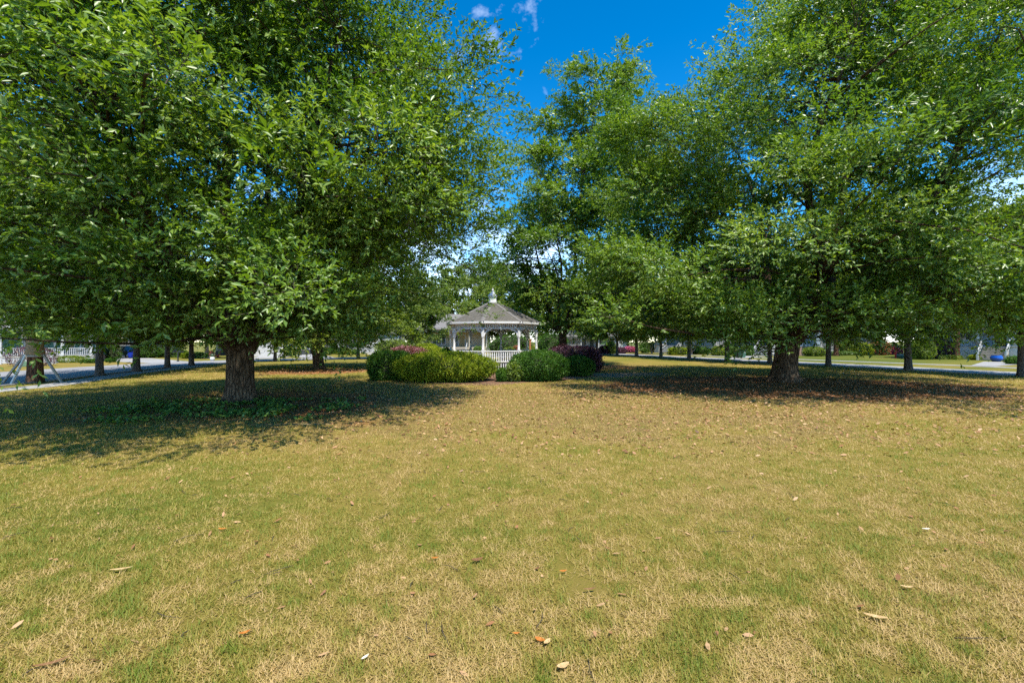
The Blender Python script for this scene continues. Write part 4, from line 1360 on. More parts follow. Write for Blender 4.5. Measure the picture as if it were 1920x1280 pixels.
def column(root, x, y, z0, z1, w=0.26, mat='white_paint', round_=False):
    m = MB()
    if round_:
        m.cbox((x, y, z0 + 0.08), (w * 1.35, w * 1.35, 0.16), 0.01).lathe((x, y, z0 + 0.16), [(w / 2, 0), (w * 0.48, (z1 - z0) * 0.4), (w * 0.40, z1 - z0 - 0.34), (w * 0.5, z1 - z0 - 0.32)], 14).cbox((x, y, z1 - 0.08), (w * 1.25, w * 1.25, 0.16), 0.01)
    else:
        m.cbox((x, y, (z0 + z1) / 2), (w, w, z1 - z0), 0.012).cbox((x, y, z0 + 0.10), (w + 0.10, w + 0.10, 0.20), 0.012).cbox((x, y, z1 - 0.07), (w + 0.08, w + 0.08, 0.139), 0.012)
    return m.build('column', M[mat], root)

def steps(root, x0, x1, y, z, n, mat, run=0.30, rails=True, rail_sides=(0, 1)):
    """a flight from height z at local y down towards -y"""
    rise = z / n
    for i in range(1, n):
        h = z - rise * i
        MB().box(x0, x1, y - run * i, y - run * (i - 1), 0.0, h - 0.045).build('riser', M['white_paint'] if mat != 'step_tan' else M['step_tan'], root)
        MB().box(x0 - 0.02, x1 + 0.02, y - run * i - 0.03, y - run * (i - 1) - 0.003, h - 0.045, h).build('step', M[mat], root)
    yl = y - run * (n - 1)
    if rails:
        for s in rail_sides:
            xx = (x0 - 0.10, x1 + 0.10)[s]
            m = MB().bar((xx, y - 0.05, z + 0.90), (xx, yl, 0.95 + rise), 0.09, 0.07).bar((xx, y - 0.05, z + 0.14), (xx, yl, 0.18 + rise), 0.06, 0.06)
            m.cbox((xx, yl - 0.08, 0.66), (0.20, 0.20, 1.32), 0.015).cbox((xx, yl - 0.08, 1.345), (0.27, 0.27, 0.05), 0.01)
            o = m.build('stair_rail', M['white_paint'], root)
            b = MB()
            k = n * 2
            for i in range(k):
                f = (i + 0.5) / k
                yy = y - 0.05 + (yl - y + 0.05) * f
                b.box(xx - 0.025, xx + 0.025, yy - 0.025, yy + 0.025, z + 0.14 + (0.18 + rise - z - 0.14) * f, z + 0.87 + (0.95 + rise - z - 0.90) * f)
            b.build('baluster_infill', M['white_paint'], o, kind='stuff')

def gable_roof(root, x0, x1, y0, y1, z, pitch, mat, along='x', over=0.45, thick=0.16):
    """ridge along x or y"""
    m = MB()
    if along == 'x':
        c, half = (y0 + y1) / 2, (y1 - y0) / 2 + over
        zt, ze = z + (y1 - y0) / 2 * pitch, z - over * pitch
        for s in (-1, 1):
            m.prism([(c + s * half, ze), (c, zt), (c, zt + thick), (c + s * half, ze + thick)], 'x', x0 - over, x1 + over)
        gb = [(y0, z - 0.01), (y1, z - 0.01), (c, zt - 0.03)]
        return m.build('roof', M[mat], root), gb, 'x'
    c, half = (x0 + x1) / 2, (x1 - x0) / 2 + over
    zt, ze = z + (x1 - x0) / 2 * pitch, z - over * pitch
    for s in (-1, 1):
        m.prism([(c + s * half, ze), (c, zt), (c, zt + thick), (c + s * half, ze + thick)], 'y', y0 - over, y1 + over)
    gb = [(x0, z - 0.01), (x1, z - 0.01), (c, zt - 0.03)]
    return m.build('roof', M[mat], root), gb, 'y'

def hip_roof(root, x0, x1, y0, y1, z, pitch, mat, over=0.5, thick=0.16, name='roof'):
    a, b, c, d = x0 - over, x1 + over, y0 - over, y1 + over
    half = min(b - a, d - c) / 2
    zt = z + half * pitch
    if b - a >= d - c:
        r0, r1 = (a + half, (c + d) / 2, zt), (b - half, (c + d) / 2, zt)
    else:
        r0, r1 = ((a + b) / 2, c + half, zt), ((a + b) / 2, d - half, zt)
    vs = [(a, c, z), (b, c, z), (b, d, z), (a, d, z), (a, c, z + thick), (b, c, z + thick), (b, d, z + thick), (a, d, z + thick), r0[:2] + (r0[2] + thick,), r1[:2] + (r1[2] + thick,)]
    if b - a >= d - c: fs = [(4, 5, 9, 8), (5, 6, 9), (6, 7, 8, 9), (7, 4, 8)]
    else: fs = [(4, 5, 8), (5, 6, 9, 8), (6, 7, 9), (7, 4, 8, 9)]
    fs += [(3, 2, 1, 0), (0, 1, 5, 4), (1, 2, 6, 5), (2, 3, 7, 6), (3, 0, 4, 7)]
    return MB().add(vs, fs).build(name, M[mat], root)

def body(root, x0, x1, y0, y1, z0, z1, mat, found='brick', zf=0.0):
    if zf > 0:
        MB().box(x0 + 0.04, x1 - 0.04, y0 + 0.04, y1 - 0.04, -0.1, zf).build('foundation', M[found], root)
    MB().box(x0, x1, y0, y1, max(z0, zf), z1).build('wall', M[mat], root)
    t = MB()
    for xx in (x0, x1):
        s = -1 if xx == x0 else 1
        t.box(xx - 0.09 + 0.03 * s, xx + 0.09 + 0.03 * s, y0 - 0.03, y0 + 0.12, max(z0, zf), z1 - 0.01)
    t.build('corner_trim', M['white_paint'], root)

def porch(root, x0, x1, depth, zf, zc, cols, mat_roof, zroof, floor='deck_board', skirt='white_paint', col_w=0.26, round_=False, rails=(), rail_h=0.9, ends=True, beam_h=0.42):
    MB().box(x0, x1, -depth, -0.001, zf - 0.14, zf).build('porch_floor', M[floor], root)
    MB().box(x0 + 0.06, x1 - 0.06, -depth + 0.05, -0.002, -0.05, zf - 0.141).build('porch_skirt', M[skirt], root)
    for c in cols: column(root, c, -depth + 0.18, zf, zc, col_w, round_=round_)
    MB().box(x0, x1, -depth + 0.05, -depth + 0.31, zc, zc + beam_h).box(x0, x0 + 0.26, -depth + 0.312, -0.003, zc, zc + beam_h).box(x1 - 0.26, x1, -depth + 0.312, -0.003, zc, zc + beam_h).build('porch_beam', M['white_paint'], root)
    MB().box(x0 + 0.28, x1 - 0.28, -depth + 0.32, -0.004, zc + 0.20, zc + 0.24).build('porch_ceiling', M['white_paint'], root)
    e = zc + beam_h
    m = MB()
    ov = 0.35
    a, b = x0 - ov, x1 + ov
    vs = [(a, -depth - ov, e), (b, -depth - ov, e), (b, -0.01, e), (a, -0.01, e), (a, -depth - ov, e + 0.15), (b, -depth - ov, e + 0.15), (b - 1.2, -0.01, zroof), (a + 1.2, -0.01, zroof), (b, -0.01, e + 0.15), (a, -0.01, e + 0.15)]
    m.add(vs, [(3, 2, 1, 0), (0, 1, 5, 4), (4, 5, 6, 7), (5, 8, 6), (4, 7, 9), (1, 2, 8, 5), (0, 4, 9, 3), (2, 3, 9, 7, 6, 8)])
    m.build('porch_roof', M[mat_roof], root)
    MB().box(a - 0.01, b + 0.01, -depth - ov - 0.035, -depth - ov - 0.003, e - 0.03, e + 0.13).build('gutter', M['white_paint'], root)
    for (ra, rb) in rails: railing(root, ra, rb, -depth + 0.18, zf, rail_h)
    if ends:
        railing(root, -depth + 0.35, -0.1, x0 + 0.13, zf, rail_h, 'y')
        railing(root, -depth + 0.35, -0.1, x1 - 0.13, zf, rail_h, 'y')

# green house with a white porch, far left
y0 = 54.7
r = thing('porch_house', (-50.0, y0, 0), 'dark green house with long white front porch and balusters at far left', 'house', math.radians(30))
body(r, -16, 0.0, 0, 5, 0, 4.25, 'green_siding', 'brick', 0.70)
body(r, -16, -2.0, 1.2, 4.9, 4.25, 7.8, 'blue_siding')
hip_roof(r, -16, 0, 0.05, 5, 4.26, 0.32, 'roof_shingle', 0.3, name='lower_roof')
hip_roof(r, -16, -2, 1.2, 4.9, 7.8, 0.5, 'roof_shingle')
porch(r, -16, 0.3, 2.3, 0.77, 3.45, [-15.8, -11.6, -7.35, -2.4, 0.05], 'roof_shingle', 5.0, rails=[(-15.6, -11.8), (-11.4, -9.6), (-7.15, -2.6), (-2.2, -0.15)], beam_h=0.5)
for xx in (-6.3, -4.9, -3.6, -1.4): MB().box(xx - 0.10, xx + 0.10, -0.045, 0.01, 0.78, 3.6).build('pilaster', M['white_paint'], r)
door(r, -9.6, 0.78, 1.1, 2.3, 'wood_door')
for s in (-1, 1): window(r, -9.6 + s * 1.0, 1.1, 0.32, 1.9, grid=(1, 3))
MB().tube([(-9.6 + 0.30 * math.cos(a), -0.09, 2.35 + 0.30 * math.sin(a)) for a in np.linspace(0, 6.28, 17)], [0.075] * 17, 6).build('wreath', M['box_green'], r)
window(r, -5.6, 1.35, 0.9, 1.75); window(r, -2.5, 1.35, 1.1, 1.75); window(r, -12.5, 1.35, 1.3, 1.75); window(r, -0.75, 1.35, 0.7, 1.75)
for xx in (-13.5, -10.5, -7.5, -4.5): window(r, xx, 5.0, 1.1, 1.7, y=1.2)
steps(r, -9.4 - 1.0, -9.4 + 1.0, -2.31, 0.77, 5, 'step_tan', rails=False)

# garage with the car before it
r = thing('garage', (-62.5, 68.0, 0), 'pale lemon gabled garage behind the dark parked car', 'garage', math.radians(-4))
body(r, 0, 7.0, 0, 8, 0, 2.75, 'lemon_siding')
rf, gb, ax = gable_roof(r, 0, 7.0, 0, 8, 2.75, 0.75, 'roof_grey', 'y', 0.4)
MB().prism(gb, 'y', 0.01, 0.2).build('gable', M['lemon_siding'], r)
MB().bar((-0.4, -0.42, 2.42), (3.5, -0.42, 5.35), 0.05, 0.24).bar((7.4, -0.42, 2.42), (3.5, -0.42, 5.35), 0.05, 0.24).build('rake_board', M['white_paint'], r)
for i in range(5):
    MB().box(1.0, 5.6, -0.05, -0.004, 0.02 + i * 0.46, 0.02 + i * 0.46 + 0.445).build('door_panel', M['white_paint'], r)
MB().box(0.84, 0.995, -0.07, 0.01, 0, 2.5).box(5.605, 5.76, -0.07, 0.01, 0, 2.5).box(0.84, 5.76, -0.071, 0.01, 2.501, 2.66).build('door_frame', M['white_paint'], r)
MB().cbox((6.35, -0.12, 1.95), (0.16, 0.16, 0.34), 0.03).lathe((6.35, -0.12, 2.12), [(0.10, 0), (0.02, 0.12)], 6).build('wall_lamp', M['black_metal'], r)

# white house with dark lattice under its porch
r = thing('lattice_house', (-52.5, 81, 0), 'low white house with porch railing over dark lattice and red chairs', 'house', math.radians(12))
body(r, 0, 15.5, 0, 9, 0, 4.6, 'white_siding', 'lattice', 0.9)
rf, gb, ax = gable_roof(r, 0, 15.5, 0, 9, 4.6, 0.6, 'roof_grey', 'x', 0.4)
for xx in (0.02, 15.3): MB().prism(gb, 'x', xx, xx + 0.18).build('gable', M['white_siding'], r)
porch(r, 0.5, 15.2, 2.2, 0.9, 3.4, [0.8, 4.4, 8.0, 11.5, 14.9], 'roof_grey', 4.55, skirt='lattice', rails=[(1.0, 4.2), (4.6, 7.8), (8.2, 11.3), (11.7, 14.7)])
for xx in (2.6, 6.2, 13.0): window(r, xx, 1.6, 1.0, 1.6)
door(r, 9.8, 0.91, 1.0, 2.2, 'dark_door')

# white garage right behind the big trunk
r = thing('garage', (-36.6, 72.5, 0), 'white lap sided garage glimpsed right of the big left trunk', 'garage', math.radians(14))
body(r, -7.0, 0, 0, 7, 0, 2.9, 'white_siding')
rf, gb, ax = gable_roof(r, -7.0, 0, 0, 7, 2.9, 0.6, 'roof_grey', 'y', 0.35)
MB().prism(gb, 'y', 0.01, 0.2).build('gable', M['white_siding'], r)
for i in range(4):
    MB().box(-6.0, -1.0, -0.05, -0.004, 0.02 + i * 0.58, 0.02 + i * 0.58 + 0.56).build('door_panel', M['white_paint'], r)

# white house with garage doors, behind the second park tree
r = thing('white_house', (-47.0, 94.5, 0), 'long white house with two garage doors behind the second park tree', 'house', math.radians(5))
body(r, 0, 23, 0, 10, 0, 4.2, 'white_siding')
rf, gb, ax = gable_roof(r, 0, 23, 0, 10, 4.2, 0.65, 'roof_grey', 'x', 0.4)
for xx in (0.02, 22.8): MB().prism(gb, 'x', xx, xx + 0.18).build('gable', M['white_siding'], r)
door(r, 4.2, 0.15, 1.1, 2.3, 'dark_door')
window(r, 9.5, 0.9, 1.5, 1.6, grid=(3, 2)); window(r, 12.5, 0.9, 1.5, 1.6, grid=(3, 2)); window(r, 15.3, 0.9, 1.2, 1.6)
for i in range(4):
    MB().box(5.6, 8.2, -0.05, -0.004, 0.02 + i * 0.55, 0.02 + i * 0.55 + 0.53).build('door_panel', M['white_paint'], r)
for i in range(6):
    MB().box(17.6, 22.0, -0.06, -0.004, 0.02 + i * 0.385, 0.02 + i * 0.385 + 0.36).build('door_panel', M['white_paint'], r)

# tan house behind the gazebo
r = thing('tan_house', (-22.5, 99, 0), 'tan house with grey roof and triple window seen left of the gazebo', 'house', math.radians(-2))
body(r, 0, 17, 0, 10, 0, 5.0, 'tan_siding', 'cream_paint', 1.1)
hip_roof(r, 0, 17, 0, 10, 5.0, 0.62, 'roof_grey', 0.6)
MB().box(-0.6, 17.6, -0.66, -0.60, 4.85, 5.14).build('fascia', M['cream_paint'], r)
for k in range(3): window(r, 5.7 + k * 0.98, 1.8, 0.82, 2.1, grid=(1, 2))
window(r, 1.8, 1.8, 1.1, 2.1, grid=(2, 2))
door(r, 11.7, 1.25, 1.25, 2.5, 'tan_door', glazed=False)
window(r, 10.55, 1.5, 0.36, 2.1, grid=(1, 3))
for xx in (0.3, 3.6, 9.6, 13.6, 16.6): column(r, xx, -2.0, 1.2, 4.4, 0.36, 'cream_paint')
MB().box(0, 17, -2.3, -0.005, 0.0, 1.2).build('porch_floor', M['cream_paint'], r)
MB().box(0, 17, -2.3, -1.8, 4.4, 4.82).build('porch_beam', M['cream_paint'], r)
MB().box(-0.5, 17.5, -2.7, -0.61, 4.86, 5.0).build('porch_roof', M['roof_grey'], r)
steps(r, 10.7, 13.0, -2.31, 1.2, 7, 'step_tan', rails=True)

# white houses at the far end, right
r = thing('far_white_house', (13.5, 116, 0), 'distant white house at the end of the right lane', 'house', math.radians(-25))
body(r, 0, 14, 0, 9, 0, 6.5, 'white_siding', 'brick', 0.8)
rf, gb, ax = gable_roof(r, 0, 14, 0, 9, 6.5, 0.7, 'roof_grey', 'x', 0.4)
for xx in (2, 5, 9, 12): window(r, xx, 1.6, 1.0, 1.7); window(r, xx, 4.4, 1.0, 1.5)
door(r, 7, 0.81, 1.1, 2.2, 'dark_door')
porch(r, 0.5, 13.5, 2.0, 0.8, 3.2, [0.8, 4.8, 9.2, 13.2], 'roof_grey', 4.2, rails=[(1.0, 4.6), (9.4, 13.0)])

# house with wide white steps
r = thing('stepped_house', (35.3, 96.5, 0), 'grey white house with broad white steps in the distance on the right', 'house', math.radians(-58))
body(r, -5, 11, 0, 9, 0, 8.2, 'grey_siding', 'brick', 1.5)
hip_roof(r, -5, 11, 0, 9, 8.2, 0.55, 'roof_grey')
porch(r, -4.5, 10.5, 2.4, 1.65, 4.4, [-4.2, -1.5, 3.2, 6.8, 10.2], 'roof_grey', 5.4, rails=[(-4.0, -1.7), (3.4, 6.6), (7.0, 10.0)])
steps(r, -0.9, 2.6, -2.41, 1.65, 9, 'grey_paint')
door(r, 0.8, 1.66, 1.1, 2.3, 'dark_door')
for xx in (-3, 4.8, 8.4): window(r, xx, 2.4, 1.1, 1.8); window(r, xx, 5.8, 1.1, 1.7)

# blue-grey house with tall porch and blue steps
r = thing('blue_house', (44.4, 81.2, 0), 'pale blue two storey porch house with blue steps left of the big right trunk', 'house', math.radians(-52))
body(r, -3, 6, 0, 10, 0, 9.0, 'blue_siding', 'brick', 1.55)
hip_roof(r, -3, 6, 0, 10, 9.0, 0.55, 'roof_grey')
porch(r, -3, 6, 2.6, 1.70, 4.6, [-2.8, 0.6, 3.8, 5.8], 'roof_grey', 5.6, col_w=0.30, skirt='blue_siding', rails=[(-2.6, 0.4), (4.0, 5.6)])
steps(r, 1.0, 3.5, -2.61, 1.70, 9, 'grey_paint')
door(r, 2.2, 1.71, 1.1, 2.3, 'dark_door')
for xx in (-1.2, 4.6): window(r, xx, 2.5, 1.1, 1.8); window(r, xx, 6.3, 1.1, 1.7)

# cream house with low white wall
r = thing('cream_house', (56, 88, 0), 'cream house behind the red flowering shrub, right of the big right trunk', 'house', math.radians(-35))
body(r, -4, 12, 0, 10, 0, 8.4, 'cream_siding', 'white_paint', 1.2)
hip_roof(r, -4, 12, 0, 10, 8.4, 0.55, 'roof_shingle')
porch(r, 3.0, 12, 2.2, 1.3, 4.1, [3.2, 6.2, 9.2, 11.8], 'roof_shingle', 5.0, rails=[(3.4, 6.0), (6.4, 9.0), (9.4, 11.6)])
for xx in (-2.2, 0.6): window(r, xx, 1.9, 1.2, 2.0); window(r, xx, 5.6, 1.1, 1.7)
window(r, 5.0, 2.2, 1.2, 1.9); window(r, 10.4, 2.2, 1.2, 1.9)
door(r, 7.6, 1.31, 1.1, 2.3, 'wood_door')

# porch house with tan steps, far right
r = thing('porch_house', (64.5, 60.5, 0), 'white columned porch house with tan front steps at far right', 'house', math.radians(-55))
body(r, -8, 8, 0, 9, 0, 8.6, 'grey_siding', 'brick', 1.6)
hip_roof(r, -8, 8, 0, 9, 8.6, 0.5, 'roof_shingle')
porch(r, -8, 8, 2.5, 1.75, 4.6, [-7.8, -4.6, -1.5, 1.9, 5.0, 7.8], 'roof_shingle', 5.6, col_w=0.42, round_=True, rails=[(-7.5, -4.9), (-4.3, -1.8), (2.2, 4.7), (5.3, 7.5)])
steps(r, -0.9, 1.4, -2.51, 1.75, 9, 'step_tan', run=0.34)
door(r, 0.3, 1.76, 1.1, 2.3, 'wood_door')
for xx in (-5.8, -3.0, 3.4, 6.3): window(r, xx, 2.5, 1.2, 1.9); window(r, xx, 6.0, 1.1, 1.7)

# ----------------------------------------------------------------------------------------------
# shrubs and flowers by the houses
# ----------------------------------------------------------------------------------------------
HSH = 'shrubs in front of the houses'
def yard(name, px0, px1, base, top, label, mat='hedge_leaf', n=2600, p=2.2, depth=0.8, seed=200, **kw):
    d = FPX * EYE / (base - 640.0)
    s = 0.0055 * d * 0.5
    return shrub_px(name, px0, px1, base, top, label, depth, seed=seed, mat=mat, n=n, leaf=(s, s * 0.58), p=p, lump=kw.pop('lump', 0.14), group=HSH, **kw)
yard('bare_legged_shrub', 18, 100, 687, 648, 'leggy purple topped shrub behind the burlap wrapped trunk', 'purple_leaf', 2600, seed=201, core=0, stems=True, depth=0.6)
yard('flower_shrub', 160, 178, 676, 662, 'bright yellow flowering shrub right of the green porch house', 'yellow_leaf', 1500, seed=202)
yard('low_shrub', 160, 186, 681, 673, 'low green shrub below the yellow flowering shrub', 'hedge_leaf', 1500, seed=203)
yard('low_shrub', 200, 216, 679, 672, 'low green clump at the foot of the garage driveway', 'hedge_leaf', 1200, seed=204)
yard('fountain_shrub', 158, 190, 674, 645, 'grey green weeping shrub at the end of the green porch', 'pine_leaf', 2600, seed=205, shoots=0.3)
yard('fountain_shrub', 192, 222, 675, 641, 'loose olive green shrub left of the dark car', 'pine_leaf', 2800, seed=206, shoots=0.3)
yard('low_shrub', 104, 160, 680, 667, 'straggly low planting along the green porch', 'street_leaf', 2200, seed=207, core=0, depth=0.3)
yard('clipped_hedge', 302, 346, 670, 657, 'clipped green hedge behind the black mailbox', 'hedge_leaf', 2200, 4.0, seed=208)
yard('clipped_hedge', 361, 380, 671.5, 660.5, 'bright green clipped hedge before the dark lattice', 'ivy_leaf', 1800, 4.0, seed=209)
yard('low_shrub', 342, 358, 672, 660, 'yellowish shrub right of the black mailbox', 'lime_leaf', 1500, seed=210)
yard('dark_shrub', 258, 300, 671, 648, 'dark mixed shrubs right of the blue bin', 'hedge_leaf', 3000, seed=211)
yard('dark_shrub', 502, 548, 668, 648, 'dark shrub left of the white house driveway', 'hedge_leaf', 2600, seed=212)
yard('flower_shrub', 607, 630, 664, 652, 'pinkish shrub left of the white garage door', 'hedge_leaf', 1800, seed=213)
yard('tall_shrub', 706, 772, 664, 637, 'tall green shrubs between the garage door and the tan house', 'street_leaf', 5200, seed=251, lump=0.25, shoots=0.25)
yard('tall_shrub', 566, 606, 664, 641, 'green shrubs beside the drive, behind the second park tree', 'hedge_leaf', 3600, seed=252, lump=0.25, shoots=0.2)
yard('low_shrub', 630, 658, 665, 652, 'rounded green shrub left of the thin garage tree', 'street_leaf', 2000, seed=214)
yard('low_shrub', 660, 672, 664, 655, 'small round bright shrub beside the garage door', 'ivy_leaf', 1200, seed=215)
yard('clipped_hedge', 888, 905, 667, 649, 'round green shrub seen through the gazebo left of centre', 'ivy_leaf', 1800, seed=216)
yard('tall_shrub', 916, 1000, 668, 628, 'tall dark shrubbery seen through the gazebo', 'hedge_leaf', 5200, seed=217, lump=0.22)
yard('low_shrub', 944, 966, 670, 650, 'loose green shrub left of the red blooms behind the gazebo', 'street_leaf', 1800, seed=218)
yard('tall_shrub', 1008, 1064, 663, 624, 'added dark greenery in front of the distant white house, right of the gazebo', 'hedge_leaf', 5200, seed=250, lump=0.22, shoots=0.2)  # added to cover the overbright white wall behind
yard('flower_shrub', 961, 975, 669, 648, 'red flowering shrub seen through the gazebo', 'red_petal', 1500, seed=219, flower=0.5)
yard('low_shrub', 988, 1010, 669, 649, 'yellow green shrub behind the gazebo right posts', 'lime_leaf', 1500, seed=220)
yard('purple_shrub', 1122, 1144, 664, 648, 'dark purple shrub past the end of the purple hedge', 'purple_leaf', 1600, seed=221)
yard('purple_shrub', 1150, 1174, 663, 651, 'dark purple shrub left of the pink azalea', 'purple_leaf', 1800, seed=222)
yard('azalea', 1168, 1194, 661, 649.5, 'pink flowering azalea behind the right row of trees', 'pink_petal', 2400, seed=223, flower=0.75)
yard('low_shrub', 1134, 1156, 664, 640, 'tall yellow green shrub behind the farthest right row trees', 'pale_leaf', 2000, seed=224)
yard('clipped_hedge', 1203, 1217, 661.5, 653, 'round bright green shrub right of the pink azalea', 'ivy_leaf', 1500, seed=225)
yard('tall_shrub', 1200, 1240, 660.5, 642, 'dark green shrub left of the distant white steps', 'hedge_leaf', 2600, seed=226)
yard('clipped_hedge', 1254, 1288, 665.5, 651, 'yellow clipped shrub right of the distant white steps', 'lime_leaf', 2400, 3.4, seed=227)
yard('low_shrub', 1296, 1330, 664, 651, 'dark green clipped shrub left of the green bin', 'hedge_leaf', 2400, seed=228)
yard('low_shrub', 1334, 1360, 667, 649, 'light green shrub left of the green bin', 'street_leaf', 2000, seed=229)
yard('tall_shrub', 1366, 1386, 666, 649, 'green shrub directly behind the green bin', 'ivy_leaf', 2000, seed=230)
yard('tall_shrub', 1391, 1412, 667, 647, 'green shrub between the green bin and the blue steps', 'ivy_leaf', 2200, seed=231)
yard('low_shrub', 1508, 1545, 668, 650, 'loose green planting right of the big right trunk', 'street_leaf', 2000, seed=232)
yard('standard_shrub', 1573, 1598, 665, 636, 'small round topped shrub before the cream house', 'pale_leaf', 1800, seed=233)
yard('low_shrub', 1600, 1634, 666, 643, 'yellow green shrub left of the red flowering shrub', 'lime_leaf', 2400, seed=234, shoots=0.2)
yard('flower_shrub', 1634, 1664, 666, 637, 'red flowering shrub before the cream house', 'red_petal', 2600, seed=235, flower=0.35, shoots=0.2)
yard('flower_shrub', 1664, 1690, 665, 646, 'pink flowering shrub beside the red flowering one', 'pink_petal', 1900, seed=236, flower=0.4)
yard('ground_planting', 1515, 1620, 666, 659, 'low green border planting along the cream house', 'ivy_leaf', 2400, seed=237, depth=0.15)
yard('tall_shrub', 1706, 1748, 674, 633, 'big yellow green leafy shrub right of the leaning street tree', 'street_leaf', 5200, seed=238)
yard('dark_shrub', 1748, 1792, 673, 634, 'dark purple green shrub before the right porch', 'purple_leaf', 4200, seed=239)
yard('dark_shrub', 1796, 1868, 672, 636, 'wide dark hedge with reddish top before the right porch', 'purple_leaf', 6200, 3.4, seed=240, depth=0.4)
yard('low_shrub', 1822, 1858, 675, 664, 'low lime green shrub before the dark porch hedge', 'lime_leaf', 2200, seed=241)
yard('grass_clump', 1889, 1911, 683, 668, 'spiky dark green clump at the foot of the tan steps', 'hedge_leaf', 1800, seed=242, shoots=0.35)
yard('low_shrub', 1764, 1800, 674, 666, 'low straggly plant between the dark shrubs and the lawn', 'street_leaf', 1200, seed=243, core=0)

# ----------------------------------------------------------------------------------------------
# small things by the street
# ----------------------------------------------------------------------------------------------
def wheelie_bin(loc, rz, mat, label, lidmat, sc=1.0):
    r = thing('wheelie_bin', (loc[0], loc[1], 0), label, 'bin', rz)
    b = MB()
    for z0, z1, w0, w1 in ((0.10, 1.0, 0.50, 0.62),):
        vs = [(-w0 / 2, -w0 * 0.55, z0), (w0 / 2, -w0 * 0.55, z0), (w0 / 2, w0 * 0.55, z0), (-w0 / 2, w0 * 0.55, z0), (-w1 / 2, -w1 * 0.58, z1), (w1 / 2, -w1 * 0.58, z1), (w1 / 2, w1 * 0.58, z1), (-w1 / 2, w1 * 0.58, z1)]
        b.add(vs, [(0, 3, 2, 1), (4, 5, 6, 7), (0, 1, 5, 4), (1, 2, 6, 5), (2, 3, 7, 6), (3, 0, 4, 7)])
    b.box(-0.335, 0.335, -0.385, 0.385, 0.94, 1.003)
    b.build('body', M[mat], r)
    MB().prism([(-0.42, 1.005), (0.40, 1.005), (0.40, 1.05), (0.05, 1.11), (-0.36, 1.08), (-0.44, 1.03)], 'x', -0.34, 0.34).build('lid', M[lidmat], r)
    MB().bar((-0.25, 0.46, 1.02), (0.25, 0.46, 1.02), 0.04, 0.04).bar((-0.25, 0.40, 1.02), (-0.25, 0.47, 1.02), 0.03, 0.03).bar((0.25, 0.40, 1.02), (0.25, 0.47, 1.02), 0.03, 0.03).build('handle', M['dark_plastic'], r)
    for s in (-1, 1):
        w = MB().lathe((0, 0, 0), [(0.05, -0.03), (0.13, -0.025), (0.13, 0.025), (0.05, 0.03)], 16).build('wheel', M['tyre'], r, (s * 0.29, 0.30, 0.13), (0, math.pi / 2, 0))
    r.scale = (sc, sc, sc)
    return r
x, y = g(247, 671.5)
wheelie_bin((x, y), 0.3, 'blue_plastic', 'bright blue wheelie bin beside the lemon garage', 'blue_plastic', 1.0)
b_ = wheelie_bin(g(1391, 671.5), 0.5, 'green_plastic', 'green wheelie bin at the edge of the right lane', 'dark_plastic', 1.18)
MB().cbox((0.05, -0.335, 0.72), (0.16, 0.012, 0.16)).build('sticker', M['white_paint'], b_)
wheelie_bin(g(1383.0, 670.8), 0.5, 'dark_plastic', 'blackish wheelie bin tucked left of the green one', 'dark_plastic', 1.16)

